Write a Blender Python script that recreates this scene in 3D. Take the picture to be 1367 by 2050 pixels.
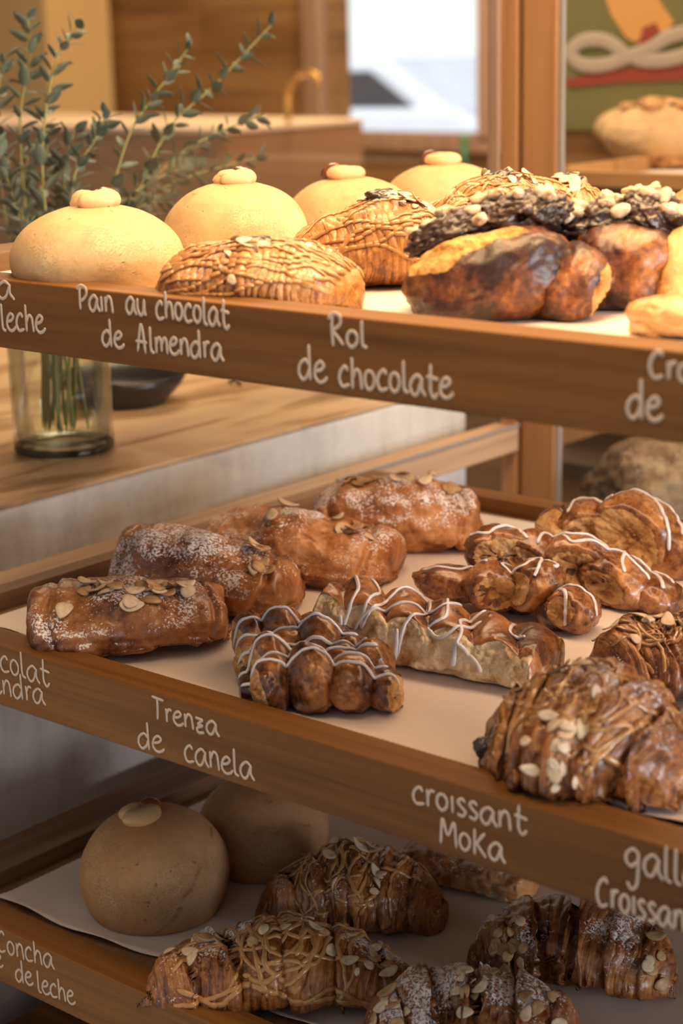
import bpy, math, random
import numpy as np
from mathutils import Vector, Matrix
from mathutils.bvhtree import BVHTree
PI = math.pi
for o in list(bpy.data.objects): bpy.data.objects.remove(o)
SC = bpy.context.scene
COL = SC.collection

# ------------------------------------------------------------------ camera
F = 3608.25                       # focal length in pixels of the 1367x2050 frame
CAM = np.array([0.63598, -0.74946, 0.19486])
CR = np.array([[0.76520912, 0.64340099, -0.02213984],      # camera right
               [0.14905131, -0.21051578, -0.96616086],     # camera down
               [-0.62628964, 0.73601513, -0.25698836]])    # camera forward
cd = bpy.data.cameras.new('camera'); cam = bpy.data.objects.new('camera', cd); COL.objects.link(cam)
cam.matrix_world = Matrix(((CR[0][0], -CR[1][0], -CR[2][0], CAM[0]),
                           (CR[0][1], -CR[1][1], -CR[2][1], CAM[1]),
                           (CR[0][2], -CR[1][2], -CR[2][2], CAM[2]), (0, 0, 0, 1)))
cd.sensor_fit = 'VERTICAL'; cd.sensor_height = 36.0; cd.sensor_width = 24.0
cd.lens = F / 2050 * 36.0
cd.clip_start = 0.02; cd.clip_end = 100
cd.dof.use_dof = True; cd.dof.focus_distance = 1.24; cd.dof.aperture_fstop = 6.3
SC.camera = cam
SC.view_settings.view_transform = 'Standard'; SC.view_settings.look = 'None'
SC.view_settings.gamma = 1.0; SC.view_settings.exposure = 0.12
SC.view_settings.use_curve_mapping = False
SC.cycles.transparent_max_bounces = 32

# ------------------------------------------------------------------ light
W = bpy.data.worlds.new('world'); SC.world = W; W.use_nodes = True
bg = W.node_tree.nodes['Background']
bg.inputs[0].default_value = (0.80, 0.88, 1.0, 1); bg.inputs[1].default_value = .38
def area(name, loc, target, size, size_y, power, color):
    l = bpy.data.lights.new(name, 'AREA'); l.shape = 'RECTANGLE'; l.size = size; l.size_y = size_y
    l.energy = power; l.color = color
    o = bpy.data.objects.new(name, l); COL.objects.link(o); o.location = loc
    o.rotation_euler = (Vector(target) - Vector(loc)).to_track_quat('-Z', 'Y').to_euler()
    return o
area('case_lamp', (0.05, 0.22, 0.62), (0.0, 0.22, 0.0), 1.0, 0.25, 15.5, (1.0, 0.66, 0.34))
area('side_daylight', (3.0, 0.5, 0.35), (-0.3, 0.35, -0.25), 1.5, 1.3, 125.0, (0.93, 0.94, 1.0))
area('tray_strip', (0.30, 0.30, 0.020), (0.30, 0.30, -0.3), 1.1, 0.05, 1.9, (1.0, 0.66, 0.40))
area('ceiling_lamp_left', (-1.3, 1.2, 1.35), (-1.2, 1.2, -0.2), 0.9, 0.9, 28.0, (1.0, 0.74, 0.48))
area('ceiling_lamp_back', (-2.0, 2.9, 1.5), (-2.4, 3.9, 0.2), 1.4, 0.5, 75.0, (1.0, 0.68, 0.36))
area('ceiling_lamp_right', (0.6, 1.75, 1.2), (0.4, 1.75, 0.0), 0.9, 0.5, 16.0, (1.0, 0.72, 0.42))

# ------------------------------------------------------------------ numeric helpers
def ray(px, py): return CR.T @ np.array([(px - 683.5) / F, (py - 1025) / F, 1.0])
def at(px, py, z=None, x=None, y=None, d=None):
    v = ray(px, py)
    if z is not None: t = (z - CAM[2]) / v[2]
    elif x is not None: t = (x - CAM[0]) / v[0]
    elif y is not None: t = (y - CAM[1]) / v[1]
    else: t = d
    return CAM + t * v
def depth_of(p): return float(CR[2] @ (np.array(p) - CAM))
def sstep(a, b, x):
    t = np.clip((x - a) / (b - a), 0, 1); return t * t * (3 - 2 * t)
def _hash(ix, iy, iz, seed):
    n = (ix * 374761393 + iy * 668265263 + iz * 2147483647 + seed * 974634777) & 0xffffffff
    n = ((n ^ (n >> 13)) * 1274126177) & 0xffffffff
    n = (n ^ (n >> 16)) & 0xffffff
    return n / float(0xffffff)
def noise(P, scale, seed=0, octv=1):
    P = np.asarray(P, float); out = np.zeros(P.shape[:-1]); amp = 1.0; tot = 0
    for o in range(octv):
        Q = P * scale + 100.0; I = np.floor(Q).astype(np.int64); fr = Q - I; fr = fr * fr * (3 - 2 * fr)
        r = 0
        for dx in (0, 1):
            for dy in (0, 1):
                for dz in (0, 1):
                    w = (fr[..., 0] if dx else 1 - fr[..., 0]) * (fr[..., 1] if dy else 1 - fr[..., 1]) * (fr[..., 2] if dz else 1 - fr[..., 2])
                    r = r + w * _hash(I[..., 0] + dx, I[..., 1] + dy, I[..., 2] + dz, seed + o * 17)
        out = out + amp * (r * 2 - 1); tot += amp; amp *= 0.5; scale *= 2.07
    return out / tot

# ------------------------------------------------------------------ mesh helpers
def setp(o, label=None, cat=None, group=None, kind=None):
    if label: o['label'] = label
    if cat: o['category'] = cat
    if group: o['group'] = group
    if kind: o['kind'] = kind
    return o
def empty(name, loc=(0, 0, 0), rz=0.0, label=None, cat=None, group=None):
    o = bpy.data.objects.new(name, None); COL.objects.link(o)
    o.location = [float(q) for q in loc]; o.rotation_euler = (0, 0, rz); o.empty_display_size = 0.02
    return setp(o, label, cat, group)
class Geo:
    def __init__(s): s.V = []; s.Fq = []; s.n = 0; s.A = {}; s.UV = []
    def raw(s, V, Fc, uv=None, **att):
        V = np.asarray(V, float).reshape(-1, 3); k = len(V)
        s.V.append(V); s.Fq += [tuple(int(i) + s.n for i in f) for f in Fc]
        s.UV.append(np.zeros((k, 2)) if uv is None else np.asarray(uv, float).reshape(-1, 2))
        for a in set(list(att) + list(s.A)):
            if a not in s.A: s.A[a] = [np.zeros(s.n)] if s.n else []
            v = att.get(a, 0.0)
            s.A[a].append(np.full(k, float(v)) if np.isscalar(v) else np.asarray(v, float).reshape(-1))
        s.n += k; return s
    def grid(s, P, closed=True, caps=True, uvs=None, **att):
        nu, nv = P.shape[:2]; Fc = []
        m = nv if closed else nv - 1
        for i in range(nu - 1):
            for j in range(m):
                j2 = (j + 1) % nv
                Fc.append((i * nv + j, i * nv + j2, (i + 1) * nv + j2, (i + 1) * nv + j))
        if caps and closed:
            Fc.append(tuple(range(nv - 1, -1, -1))); Fc.append(tuple((nu - 1) * nv + j for j in range(nv)))
        if uvs is None:
            U, Vv = np.meshgrid(np.linspace(0, 1, nu), np.linspace(0, 1, nv), indexing='ij'); uvs = np.stack([U, Vv], -1)
        return s.raw(P, Fc, uvs, **att)
    def box(s, c, d, R=None):
        q = np.array([[x, y, z] for x in (-.5, .5) for y in (-.5, .5) for z in (-.5, .5)]) * np.array(d)
        if R is not None: q = q @ np.array(R).T
        return s.raw(q + np.array(c), [(0, 1, 3, 2), (4, 6, 7, 5), (0, 4, 5, 1), (2, 3, 7, 6), (0, 2, 6, 4), (1, 5, 7, 3)])
    def build(s, name, mat, parent=None, smooth=True, bevel=0, origin=None, sub=0):
        me = bpy.data.meshes.new(name); V = np.concatenate(s.V)
        if origin is not None: V = V - np.array(origin)
        me.from_pydata([tuple(v) for v in V.tolist()], [], s.Fq)
        for a, v in s.A.items():
            at_ = me.attributes.new(a, 'FLOAT', 'POINT'); at_.data.foreach_set('value', np.concatenate(v).astype(np.float32))
        uvl = me.uv_layers.new(name='UVMap'); li = np.zeros(len(me.loops), dtype=np.int32)
        me.loops.foreach_get('vertex_index', li); uv = np.concatenate(s.UV)[li]
        uvl.data.foreach_set('uv', uv.astype(np.float32).ravel())
        if mat: me.materials.append(mat)
        if smooth: me.polygons.foreach_set('use_smooth', [True] * len(me.polygons))
        me.update()
        import bmesh
        b = bmesh.new(); b.from_mesh(me); bmesh.ops.recalc_face_normals(b, faces=b.faces); b.to_mesh(me); b.free()
        o = bpy.data.objects.new(name, me); COL.objects.link(o)
        if origin is not None: o.location = [float(q) for q in origin]
        if parent: o.parent = parent
        if bevel:
            md = o.modifiers.new('bevel', 'BEVEL'); md.width = bevel; md.segments = 3; md.limit_method = 'ANGLE'
        if sub:
            md = o.modifiers.new('sub', 'SUBSURF'); md.levels = sub; md.render_levels = sub
        return o
def box(name, c, d, mat, parent=None, bevel=0.001, **kw):
    if parent is None:
        return Geo().box((0, 0, 0), d).build(name, mat, None, smooth=False, bevel=bevel) if False else _boxo(name, c, d, mat, bevel)
    return Geo().box(c, d).build(name, mat, parent, smooth=False, bevel=bevel)
def _boxo(name, c, d, mat, bevel):
    return Geo().box(c, d).build(name, mat, None, smooth=False, bevel=bevel, origin=c)
def catmull(pts, n):
    P = np.array(pts, float)
    if len(P) == 2: return P[0] + (P[1] - P[0]) * np.linspace(0, 1, n)[:, None]
    Q = np.vstack([2 * P[0] - P[1], P, 2 * P[-1] - P[-2]]); out = []
    for t in np.linspace(0, len(P) - 1 - 1e-9, n):
        i = int(t); f = t - i; a, b, c, d = Q[i], Q[i + 1], Q[i + 2], Q[i + 3]
        out.append(0.5 * ((2 * b) + (-a + c) * f + (2 * a - 5 * b + 4 * c - d) * f * f + (-a + 3 * b - 3 * c + d) * f ** 3))
    return np.array(out)
def tube(g, path, r, nv=8, up=None, flat=1.0, round_ends=True, **att):
    P = np.asarray(path, float); n = len(P); r = np.broadcast_to(np.asarray(r, float), (n,)).copy()
    T = np.gradient(P, axis=0); T /= np.linalg.norm(T, axis=1)[:, None] + 1e-12
    if up is None: up = np.tile([0, 0, 1.0], (n, 1))
    up = np.broadcast_to(np.asarray(up, float), (n, 3))
    S = np.cross(T, up); ln = np.linalg.norm(S, axis=1); bad = ln < 1e-3
    S[bad] = np.cross(T[bad], [1, 0.2, 0]); S /= np.linalg.norm(S, axis=1)[:, None]
    N = np.cross(S, T)
    if round_ends and n > 4: r[0] *= .35; r[-1] *= .35; r[1] *= .85; r[-2] *= .85
    a = np.linspace(0, 2 * PI, nv, endpoint=False)
    G = P[:, None, :] + r[:, None, None] * (np.cos(a)[None, :, None] * S[:, None, :] + flat * np.sin(a)[None, :, None] * N[:, None, :])
    g.grid(G, **att); return g
def lathe(g, prof, nv=48, c=(0, 0, 0)):
    a = np.linspace(0, 2 * PI, nv, endpoint=False); pr = np.array(prof, float)
    P = np.stack([pr[:, 0][:, None] * np.cos(a), pr[:, 0][:, None] * np.sin(a), np.repeat(pr[:, 1][:, None], nv, 1)], -1) + np.array(c)
    return g.grid(P, caps=False)

# ------------------------------------------------------------------ materials
class NT:
    def __init__(s, name):
        s.m = bpy.data.materials.new(name); s.m.use_nodes = True; s.t = s.m.node_tree
        s.p = s.t.nodes['Principled BSDF']
    def n(s, typ, **kw):
        x = s.t.nodes.new(typ)
        for k, v in kw.items():
            if k.startswith('i_'): x.inputs[k[2:].replace('_', ' ')].default_value = v
            elif k.startswith('x'): x.inputs[int(k[1:])].default_value = v
            else: setattr(x, k, v)
        return x
    def l(s, a, b): s.t.links.new(a, b)
    def math(s, op, a, b=None, clamp=False):
        x = s.n('ShaderNodeMath', operation=op, use_clamp=clamp)
        for i, v in enumerate((a, b)):
            if v is None: continue
            if isinstance(v, (int, float)): x.inputs[i].default_value = v
            else: s.l(v, x.inputs[i])
        return x.outputs[0]
    def ramp(s, fac, stops):
        r = s.n('ShaderNodeValToRGB'); e = r.color_ramp.elements
        while len(e) < len(stops): e.new(0.5)
        for k, (p, c) in enumerate(stops): e[k].position = p; e[k].color = (*c, 1) if len(c) == 3 else c
        s.l(fac, r.inputs[0]); return r.outputs[0]
    def mix(s, fac, a, b, mode='MIX'):
        x = s.n('ShaderNodeMix', data_type='RGBA', blend_type=mode)
        for i, v in ((0, fac), (6, a), (7, b)):
            if isinstance(v, (int, float)): x.inputs[i].default_value = v
            elif isinstance(v, tuple): x.inputs[i].default_value = (*v, 1)
            else: s.l(v, x.inputs[i])
        return x.outputs[2]
    def obj(s, scale=(1, 1, 1), loc=(0, 0, 0), src='Object'):
        tc = s.n('ShaderNodeTexCoord'); mp = s.n('ShaderNodeMapping'); mp.inputs['Scale'].default_value = scale; mp.inputs['Location'].default_value = loc
        s.l(tc.outputs[src], mp.inputs[0]); return mp.outputs[0]
    def noise(s, vec, scale, detail=3, rough=.5, dist=0):
        x = s.n('ShaderNodeTexNoise'); x.inputs['Scale'].default_value = scale; x.inputs['Detail'].default_value = detail
        x.inputs['Roughness'].default_value = rough; x.inputs['Distortion'].default_value = dist
        s.l(vec, x.inputs['Vector']); return x.outputs['Fac']
    def attr(s, name): return s.n('ShaderNodeAttribute', attribute_name=name).outputs['Fac']
    def bump(s, h, strength=.3, dist=.001):
        b = s.n('ShaderNodeBump'); b.inputs['Strength'].default_value = strength; b.inputs['Distance'].default_value = dist
        s.l(h, b.inputs['Height']); s.l(b.outputs[0], s.p.inputs['Normal'])
    def col(s, c):
        if isinstance(c, tuple): s.p.inputs['Base Color'].default_value = (*c, 1)
        else: s.l(c, s.p.inputs['Base Color'])
    def rough(s, r):
        if isinstance(r, (int, float)): s.p.inputs['Roughness'].default_value = r
        else: s.l(r, s.p.inputs['Roughness'])
def wood(name, c1, c2, c3, axis='x', rough=.45, sc=1.0):
    m = NT(name); k = {'x': (1.4, 45, 45), 'y': (45, 1.4, 45), 'z': (45, 45, 1.4)}[axis]
    v = m.obj(tuple(q * sc for q in k)); f = m.noise(v, 1.0, 5, .6, .6)
    v2 = m.obj(tuple(q * sc * 5 for q in k)); f2 = m.noise(v2, 1.0, 3, .6, .2)
    k3 = {'x': (1.0, 12, 12), 'y': (12, 1.0, 12), 'z': (12, 12, 1.0)}[axis]
    f3 = m.noise(m.obj(k3), 1.0, 2, .5, .8)
    ff = m.math('ADD', m.math('MULTIPLY', f, .55), m.math('ADD', m.math('MULTIPLY', f2, .2), m.math('MULTIPLY', f3, .3)))
    m.col(m.ramp(ff, [(.38, c1), (.52, c2), (.66, c3)])); m.rough(rough + .1); m.p.inputs['Specular IOR Level'].default_value = .25; m.bump(f2, .25, .0006); return m.m
def plain(name, c, rough=.5, metal=0, **kw):
    m = NT(name); m.col(c); m.rough(rough); m.p.inputs['Metallic'].default_value = metal
    v = m.obj(); m.bump(m.noise(v, 60, 2), .08, .001); return m.m
M = {}
M['oak_x'] = wood('oak_front', (.105, .040, .008), (.185, .077, .017), (.28, .128, .034), 'x')
M['oak_y'] = wood('oak_side', (.13, .07, .035), (.21, .115, .06), (.30, .17, .09), 'y')
M['oak_z'] = wood('oak_post', (.27, .13, .05), (.36, .185, .075), (.46, .25, .11), 'z', .5)
M['oak_pale'] = wood('oak_pale', (.30, .19, .11), (.42, .28, .17), (.52, .36, .22), 'y', .5)
M['shelf_wood'] = wood('shelf_wood', (.33, .17, .06), (.45, .25, .10), (.55, .32, .14), 'x')

def crust(name, dark, mid, light, rough=.38, stripes=0.35, stripe_scale=(60, 3, 1), coat=.3, spots=0.0, sugar_c=(.86, .84, .84), bumpy=.5, base_sc=26, crumb_k=(1, 1, 1)):
    m = NT(name); ob = m.obj()
    n1 = m.noise(ob, base_sc, 5, .6, .4); n2 = m.noise(ob, 240, 4, .65)
    uv = m.obj(stripe_scale, src='UV'); n3 = m.noise(uv, 1.0, 4, .6, .5)
    f = m.math('ADD', m.math('MULTIPLY', n1, 1 - stripes), m.math('MULTIPLY', n3, stripes))
    f = m.math('ADD', f, m.math('MULTIPLY', m.math('SUBTRACT', n2, .5), .35))
    f = m.math('ADD', m.math('MULTIPLY', m.math('SUBTRACT', f, .5), 1.35), .5)
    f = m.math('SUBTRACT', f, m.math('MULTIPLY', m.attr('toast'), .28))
    f = m.math('ADD', f, m.math('MULTIPLY', m.attr('pale'), .3))
    c = m.ramp(f, [(.30, dark), (.46, mid), (.66, light), (.85, tuple(min(1, q * 1.3) for q in light))])
    if spots:
        sp = m.ramp(m.noise(ob, 170, 3, .6), [(.62, (0, 0, 0)), (.70, (1, 1, 1))]); c = m.mix(m.math('MULTIPLY', sp, spots), c, dark)
    # crumb: pale open texture where the dough is cut or torn
    cr = m.attr('crumb'); vo = m.n('ShaderNodeTexVoronoi'); vo.inputs['Scale'].default_value = 230; m.l(ob, vo.inputs['Vector'])
    cn = m.noise(ob, 75, 6, .72, .5); cn2 = m.noise(ob, 38, 2, .5)
    cc = m.ramp(m.math('ADD', m.math('MULTIPLY', cn, .75), m.math('MULTIPLY', cn2, .32)), [(p_, tuple(a_ * b_ for a_, b_ in zip(q_, crumb_k))) for p_, q_ in ((.34, (.22, .09, .03)), (.44, (.50, .30, .12)), (.56, (.74, .58, .34)), (.75, (.84, .72, .50)))])
    crm = m.math('ADD', cr, m.math('MULTIPLY', m.math('SUBTRACT', n2, .5), .5)); crm = m.ramp(crm, [(.42, (0, 0, 0)), (.56, (1, 1, 1))])
    c = m.mix(crm, c, cc)
    # powdered sugar: grains dusted on the flats
    sg = m.attr('sugar'); g1 = m.noise(ob, 520, 4, .75); g2 = m.noise(ob, 90, 4, .6)
    gs = m.math('SUBTRACT', m.math('ADD', m.math('MULTIPLY', g1, 1.7), m.math('MULTIPLY', g2, .6)), .65)
    sm = m.math('MULTIPLY', m.math('SUBTRACT', m.math('ADD', gs, m.math('MULTIPLY', m.math('MINIMUM', sg, 1.15), .30)), .775), 14, clamp=True)
    sm = m.math('MULTIPLY', sm, m.math('MULTIPLY', sg, 6, clamp=True))
    c = m.mix(m.math('MULTIPLY', sm, .92), c, sugar_c)
    m.col(c)
    rr = m.math('MAXIMUM', m.math('ADD', m.math('MULTIPLY', n2, .3), rough - .15), m.math('MAXIMUM', m.math('MULTIPLY', sm, .95), m.math('MULTIPLY', crm, .85))); m.rough(rr)
    h = m.math('ADD', m.math('MULTIPLY', n2, .6), m.math('ADD', m.math('MULTIPLY', n3, stripes * 2.2), m.math('MULTIPLY', sm, .5)))
    h = m.math('SUBTRACT', h, m.math('MULTIPLY', m.math('MULTIPLY', crm, vo.outputs['Distance']), 1.2))
    m.bump(h, bumpy, .0022)
    m.p.inputs['Coat Weight'].default_value = coat; m.p.inputs['Coat Roughness'].default_value = .22
    m.l(m.math('MULTIPLY', m.math('SUBTRACT', 1.0, m.math('MAXIMUM', sm, crm)), coat), m.p.inputs['Coat Weight'])
    return m.m
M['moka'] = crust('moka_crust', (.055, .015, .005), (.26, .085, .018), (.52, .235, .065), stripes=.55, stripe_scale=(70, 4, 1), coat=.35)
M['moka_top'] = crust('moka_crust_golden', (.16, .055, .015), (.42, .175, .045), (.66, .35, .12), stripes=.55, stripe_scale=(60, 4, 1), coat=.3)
M['pillow'] = crust('almond_pastry_crust', (.11, .030, .008), (.30, .105, .026), (.44, .19, .055), stripes=.3, stripe_scale=(5, 26, 1), coat=.35)
M['pillow_pale'] = crust('almond_pastry_crust_pale', (.20, .06, .016), (.46, .18, .055), (.60, .30, .11), stripes=.3, stripe_scale=(5, 26, 1), coat=.2)
M['trenza'] = crust('cinnamon_crust', (.045, .013, .005), (.20, .066, .017), (.47, .21, .06), stripes=.25, stripe_scale=(16, 5, 1), coat=.6, rough=.3, base_sc=48, crumb_k=(.86, .66, .46))
M['slab'] = crust('cinnamon_slab_crust', (.10, .030, .010), (.33, .12, .032), (.50, .22, .07), stripes=.2, stripe_scale=(12, 6, 1), coat=.5, rough=.32, base_sc=40, crumb_k=(1.14, 1.14, 1.16))
M['roll'] = crust('chocolate_roll_crust', (.035, .012, .006), (.15, .045, .014), (.46, .17, .040), stripes=.25, stripe_scale=(6, 9, 1), coat=.12, rough=.42, base_sc=34, crumb_k=(.88, .60, .30))
M['dough'] = crust('golden_dough', (.25, .09, .025), (.58, .29, .09), (.74, .45, .18), stripes=.3, stripe_scale=(6, 9, 1), coat=.3)

def concha_mat(name, c1, c2, crack):
    m = NT(name); ob = m.obj(); n = m.noise(ob, 18, 4, .55); n2 = m.noise(ob, 260, 4, .6)
    c = m.ramp(m.math('ADD', n, m.math('MULTIPLY', m.math('SUBTRACT', n2, .5), .3)), [(.3, c1), (.65, c2)])
    pit = m.ramp(m.noise(m.obj((1, 1, 1.8)), 120, 2, .5, .8), [(.70, (0, 0, 0)), (.76, (1, 1, 1))])
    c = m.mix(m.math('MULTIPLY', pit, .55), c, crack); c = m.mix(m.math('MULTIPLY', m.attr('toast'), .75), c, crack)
    m.col(c); m.rough(.75)
    vo = m.n('ShaderNodeTexVoronoi', feature='DISTANCE_TO_EDGE'); vo.inputs['Scale'].default_value = 95
    wv = m.n('ShaderNodeMixRGB'); wv.inputs[0].default_value = .03; m.l(ob, wv.inputs[1]); m.l(m.n('ShaderNodeTexNoise', i_Scale=60.0).outputs['Color'], wv.inputs[2])
    m.l(wv.outputs[0], vo.inputs['Vector'])
    ck = m.math('MULTIPLY', m.math('MINIMUM', vo.outputs['Distance'], .06), 9)
    patch = m.ramp(m.noise(ob, 22, 2), [(.42, (0, 0, 0)), (.62, (1, 1, 1))])
    h = m.math('ADD', m.math('MULTIPLY', ck, patch), m.math('SUBTRACT', m.math('MULTIPLY', n2, .35), m.math('MULTIPLY', pit, .9)))
    m.bump(h, .7, .0016)
    m.p.inputs['Subsurface Weight'].default_value = .0
    return m.m
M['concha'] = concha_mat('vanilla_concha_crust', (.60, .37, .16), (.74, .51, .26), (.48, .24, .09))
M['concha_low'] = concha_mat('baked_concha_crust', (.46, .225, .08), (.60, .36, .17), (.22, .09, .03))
M['cream'] = concha_mat('cream_dollop', (.68, .42, .19), (.80, .55, .29), (.5, .28, .12))
def gloss(name, c1, c2, rough=.2, sc=60, coat=.6):
    m = NT(name); ob = m.obj(); n = m.noise(ob, sc, 4, .6); m.col(m.ramp(n, [(.35, c1), (.65, c2)])); m.rough(rough)
    m.p.inputs['Coat Weight'].default_value = coat; m.p.inputs['Coat Roughness'].default_value = .12
    m.bump(m.noise(ob, 300, 3), .25, .0008); return m.m
M['dulce'] = gloss('dulce_de_leche', (.10, .03, .008), (.22, .07, .018), .25)
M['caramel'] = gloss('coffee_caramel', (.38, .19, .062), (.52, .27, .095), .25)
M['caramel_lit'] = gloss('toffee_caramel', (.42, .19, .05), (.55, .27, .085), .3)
M['icing'] = gloss('white_icing', (.70, .66, .66), (.82, .79, .79), .28, 80, .4)
M['chocolate'] = gloss('chocolate_crumble', (.016, .007, .004), (.060, .023, .010), .42, 90, .25)
M['choc_spot'] = gloss('melted_chocolate', (.02, .014, .014), (.06, .035, .03), .35, 90, .4)
def nutm(name, a, b, rim):
    m = NT(name); ob = m.obj(); n = m.noise(ob, 220, 4, .6); c = m.ramp(n, [(.3, a), (.7, b)])
    c = m.mix(m.attr('rim'), c, rim); m.col(c); m.rough(.5); m.bump(m.noise(ob, 500, 3), .3, .0005); return m.m
M['almond'] = nutm('almond_slice', (.58, .42, .25), (.78, .65, .46), (.30, .13, .05))
M['almond_toast'] = nutm('toasted_almond_slice', (.40, .22, .09), (.60, .39, .19), (.22, .09, .03))
M['nut'] = nutm('chopped_nut', (.62, .44, .26), (.82, .66, .44), (.35, .15, .06))
def paperm():
    m = NT('parchment_paper'); ob = m.obj(); n = m.noise(ob, 9, 4, .6); m.col(m.ramp(n, [(.3, (.70, .60, .53)), (.7, (.78, .69, .62))])); m.rough(.7)
    m.bump(m.math('ADD', m.noise(ob, 14, 3), m.math('MULTIPLY', m.noise(ob, 400, 2), .05)), .25, .004); return m.m
M['paper'] = paperm()
def paintm():
    m = NT('white_paint_marker'); ob = m.obj(); m.col(m.ramp(m.noise(ob, 300, 3), [(.3, (.56, .45, .36)), (.7, (.66, .54, .44))])); m.rough(.6); return m.m
M['paint'] = paintm()
def concrete():
    m = NT('whitewashed_concrete'); a = m.noise(m.obj((1, 1, .35)), 14, 6, .65, .3); b = m.noise(m.obj(), 90, 5, .7); c = m.noise(m.obj((1, 1, .2)), 40, 3, .6)
    f = m.math('ADD', m.math('MULTIPLY', a, .6), m.math('ADD', m.math('MULTIPLY', b, .15), m.math('MULTIPLY', c, .25)))
    m.col(m.ramp(f, [(.33, (.42, .40, .36)), (.5, (.64, .62, .58)), (.68, (.76, .74, .71))])); m.rough(.85); m.bump(b, .3, .002); return m.m
M['concrete'] = concrete()
def counterm():
    m = NT('rustic_worktop'); v = m.obj((6, 1.6, 6)); a = m.noise(v, 1.6, 5, .6, 1.6); b = m.noise(m.obj((30, 3, 30)), 1.0, 4, .6, .4)
    f = m.math('ADD', m.math('MULTIPLY', a, .75), m.math('MULTIPLY', b, .25))
    m.col(m.ramp(f, [(.33, (.20, .11, .05)), (.43, (.40, .24, .12)), (.50, (.62, .42, .24)), (.7, (.74, .54, .33))])); m.rough(.35); return m.m
M['counter'] = counterm()
def glassm(name, tint=(1, 1, 1), k=.5, rough=.0):
    m = NT(name); t = m.t; tr = m.n('ShaderNodeBsdfTransparent'); tr.inputs[0].default_value = (*tint, 1)
    gl = m.n('ShaderNodeBsdfGlossy'); gl.inputs['Roughness'].default_value = rough; fr = m.n('ShaderNodeFresnel'); fr.inputs[0].default_value = 1.45
    mx = m.n('ShaderNodeMixShader'); m.l(m.math('MULTIPLY', fr.outputs[0], k, clamp=True), mx.inputs[0]); m.l(tr.outputs[0], mx.inputs[1]); m.l(gl.outputs[0], mx.inputs[2])
    m.l(mx.outputs[0], t.nodes['Material Output'].inputs[0]); return m.m
M['glass'] = glassm('clear_glass', (.985, .99, .985), .10)
M['vase_glass'] = glassm('vase_glass', (.955, .975, .96), .55)
M['water'] = glassm('water', (.955, .97, .945), .25)
M['black'] = plain('black_glaze', (.014, .014, .016), .3)
M['steel'] = plain('pale_channel', (.36, .33, .31), .35, .3)
M['brass'] = plain('brass', (.62, .38, .14), .3, .8)
M['plaster'] = plain('yellow_plaster', (.62, .44, .22), .8)
M['ceiling'] = plain('ceiling_paint', (.6, .56, .5), .9)
M['frame'] = wood('window_frame_wood', (.26, .165, .12), (.34, .22, .16), (.42, .28, .21), 'z')
M['floor'] = plain('floor_tile', (.30, .26, .22), .5)
M['dark'] = plain('dark_wood_edge', (.045, .028, .016), .6)

# ------------------------------------------------------------------ the room
def struct(o): o['kind'] = 'structure'; return o
FL = -1.09; CE = 1.62; YB = 3.9
def plankwall():
    m = NT('plank_wall'); f = m.noise(m.obj((.7, 1, 5.5)), 1.3, 4, .55, .3); b = m.noise(m.obj((2, 1, 60)), 1.0, 3, .6)
    br = m.n('ShaderNodeTexBrick'); br.inputs['Scale'].default_value = 1.0; br.inputs['Brick Width'].default_value = 1.3; br.inputs['Row Height'].default_value = .14
    br.inputs['Mortar Size'].default_value = .006; br.inputs['Color1'].default_value = (.34, .175, .06, 1); br.inputs['Color2'].default_value = (.22, .115, .042, 1); br.inputs['Mortar'].default_value = (.06, .03, .012, 1)
    sx = m.n('ShaderNodeSeparateXYZ'); cx = m.n('ShaderNodeCombineXYZ'); m.l(m.obj(), sx.inputs[0]); m.l(sx.outputs[0], cx.inputs[0]); m.l(sx.outputs[2], cx.inputs[1]); m.l(cx.outputs[0], br.inputs['Vector'])
    c = m.mix(.55, br.outputs['Color'], m.ramp(m.math('ADD', m.math('MULTIPLY', f, .7), m.math('MULTIPLY', b, .3)), [(.36, (.10, .045, .012)), (.5, (.30, .15, .045)), (.66, (.52, .29, .10))]))
    m.col(c); m.rough(.7); return m.m
M['planks'] = plankwall()
# window opening limits on the back wall, read on its plane
wl = at(655, 200, y=YB)[0]; wr = at(969, 200, y=YB)[0]; wb = at(810, 268, y=YB)[2]; wt = wb + 1.35
g = Geo()
def wbox(x0, x1, z0, z1): g.box(((x0 + x1) / 2, YB + .06, (z0 + z1) / 2), (x1 - x0, .12, z1 - z0))
wbox(-7, wl, FL, CE); wbox(wr, 4.5, FL, CE); wbox(wl, wr, FL, wb); wbox(wl, wr, wt, CE)
struct(g.build('wall_back', M['planks'], smooth=False))
struct(box('wall_left', (-7, 0.5, (FL + CE) / 2), (.1, 7.0, CE - FL), M['plaster'], bevel=0))
struct(box('wall_right', (4.5, 0.5, (FL + CE) / 2), (.1, 7.0, CE - FL), M['plaster'], bevel=0))
struct(box('floor', (-1.2, 0.5, FL - .05), (11.6, 7.0, .1), M['floor'], bevel=0))
struct(box('ceiling', (-1.2, 0.5, CE + .05), (11.6, 7.0, .1), M['ceiling'], bevel=0))
fr = Geo(); t = .05
for (x0, x1, z0, z1) in ((wl - .07, wl, wb - .02, wt), (wr, wr + .09, wb - .02, wt), (wl - .07, wr + .09, wb - .05, wb), (wl - .07, wr + .09, wt, wt + .07)):
    fr.box(((x0 + x1) / 2, YB - .015, (z0 + z1) / 2), (x1 - x0, .05, z1 - z0))
wf = struct(fr.build('window_1', M['frame'], smooth=False, bevel=.004))
Geo().box(((wl + wr) / 2, YB + .05, (wb + wt) / 2), (wr - wl, .006, wt - wb)).build('pane', M['glass'], wf, smooth=False)
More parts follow.
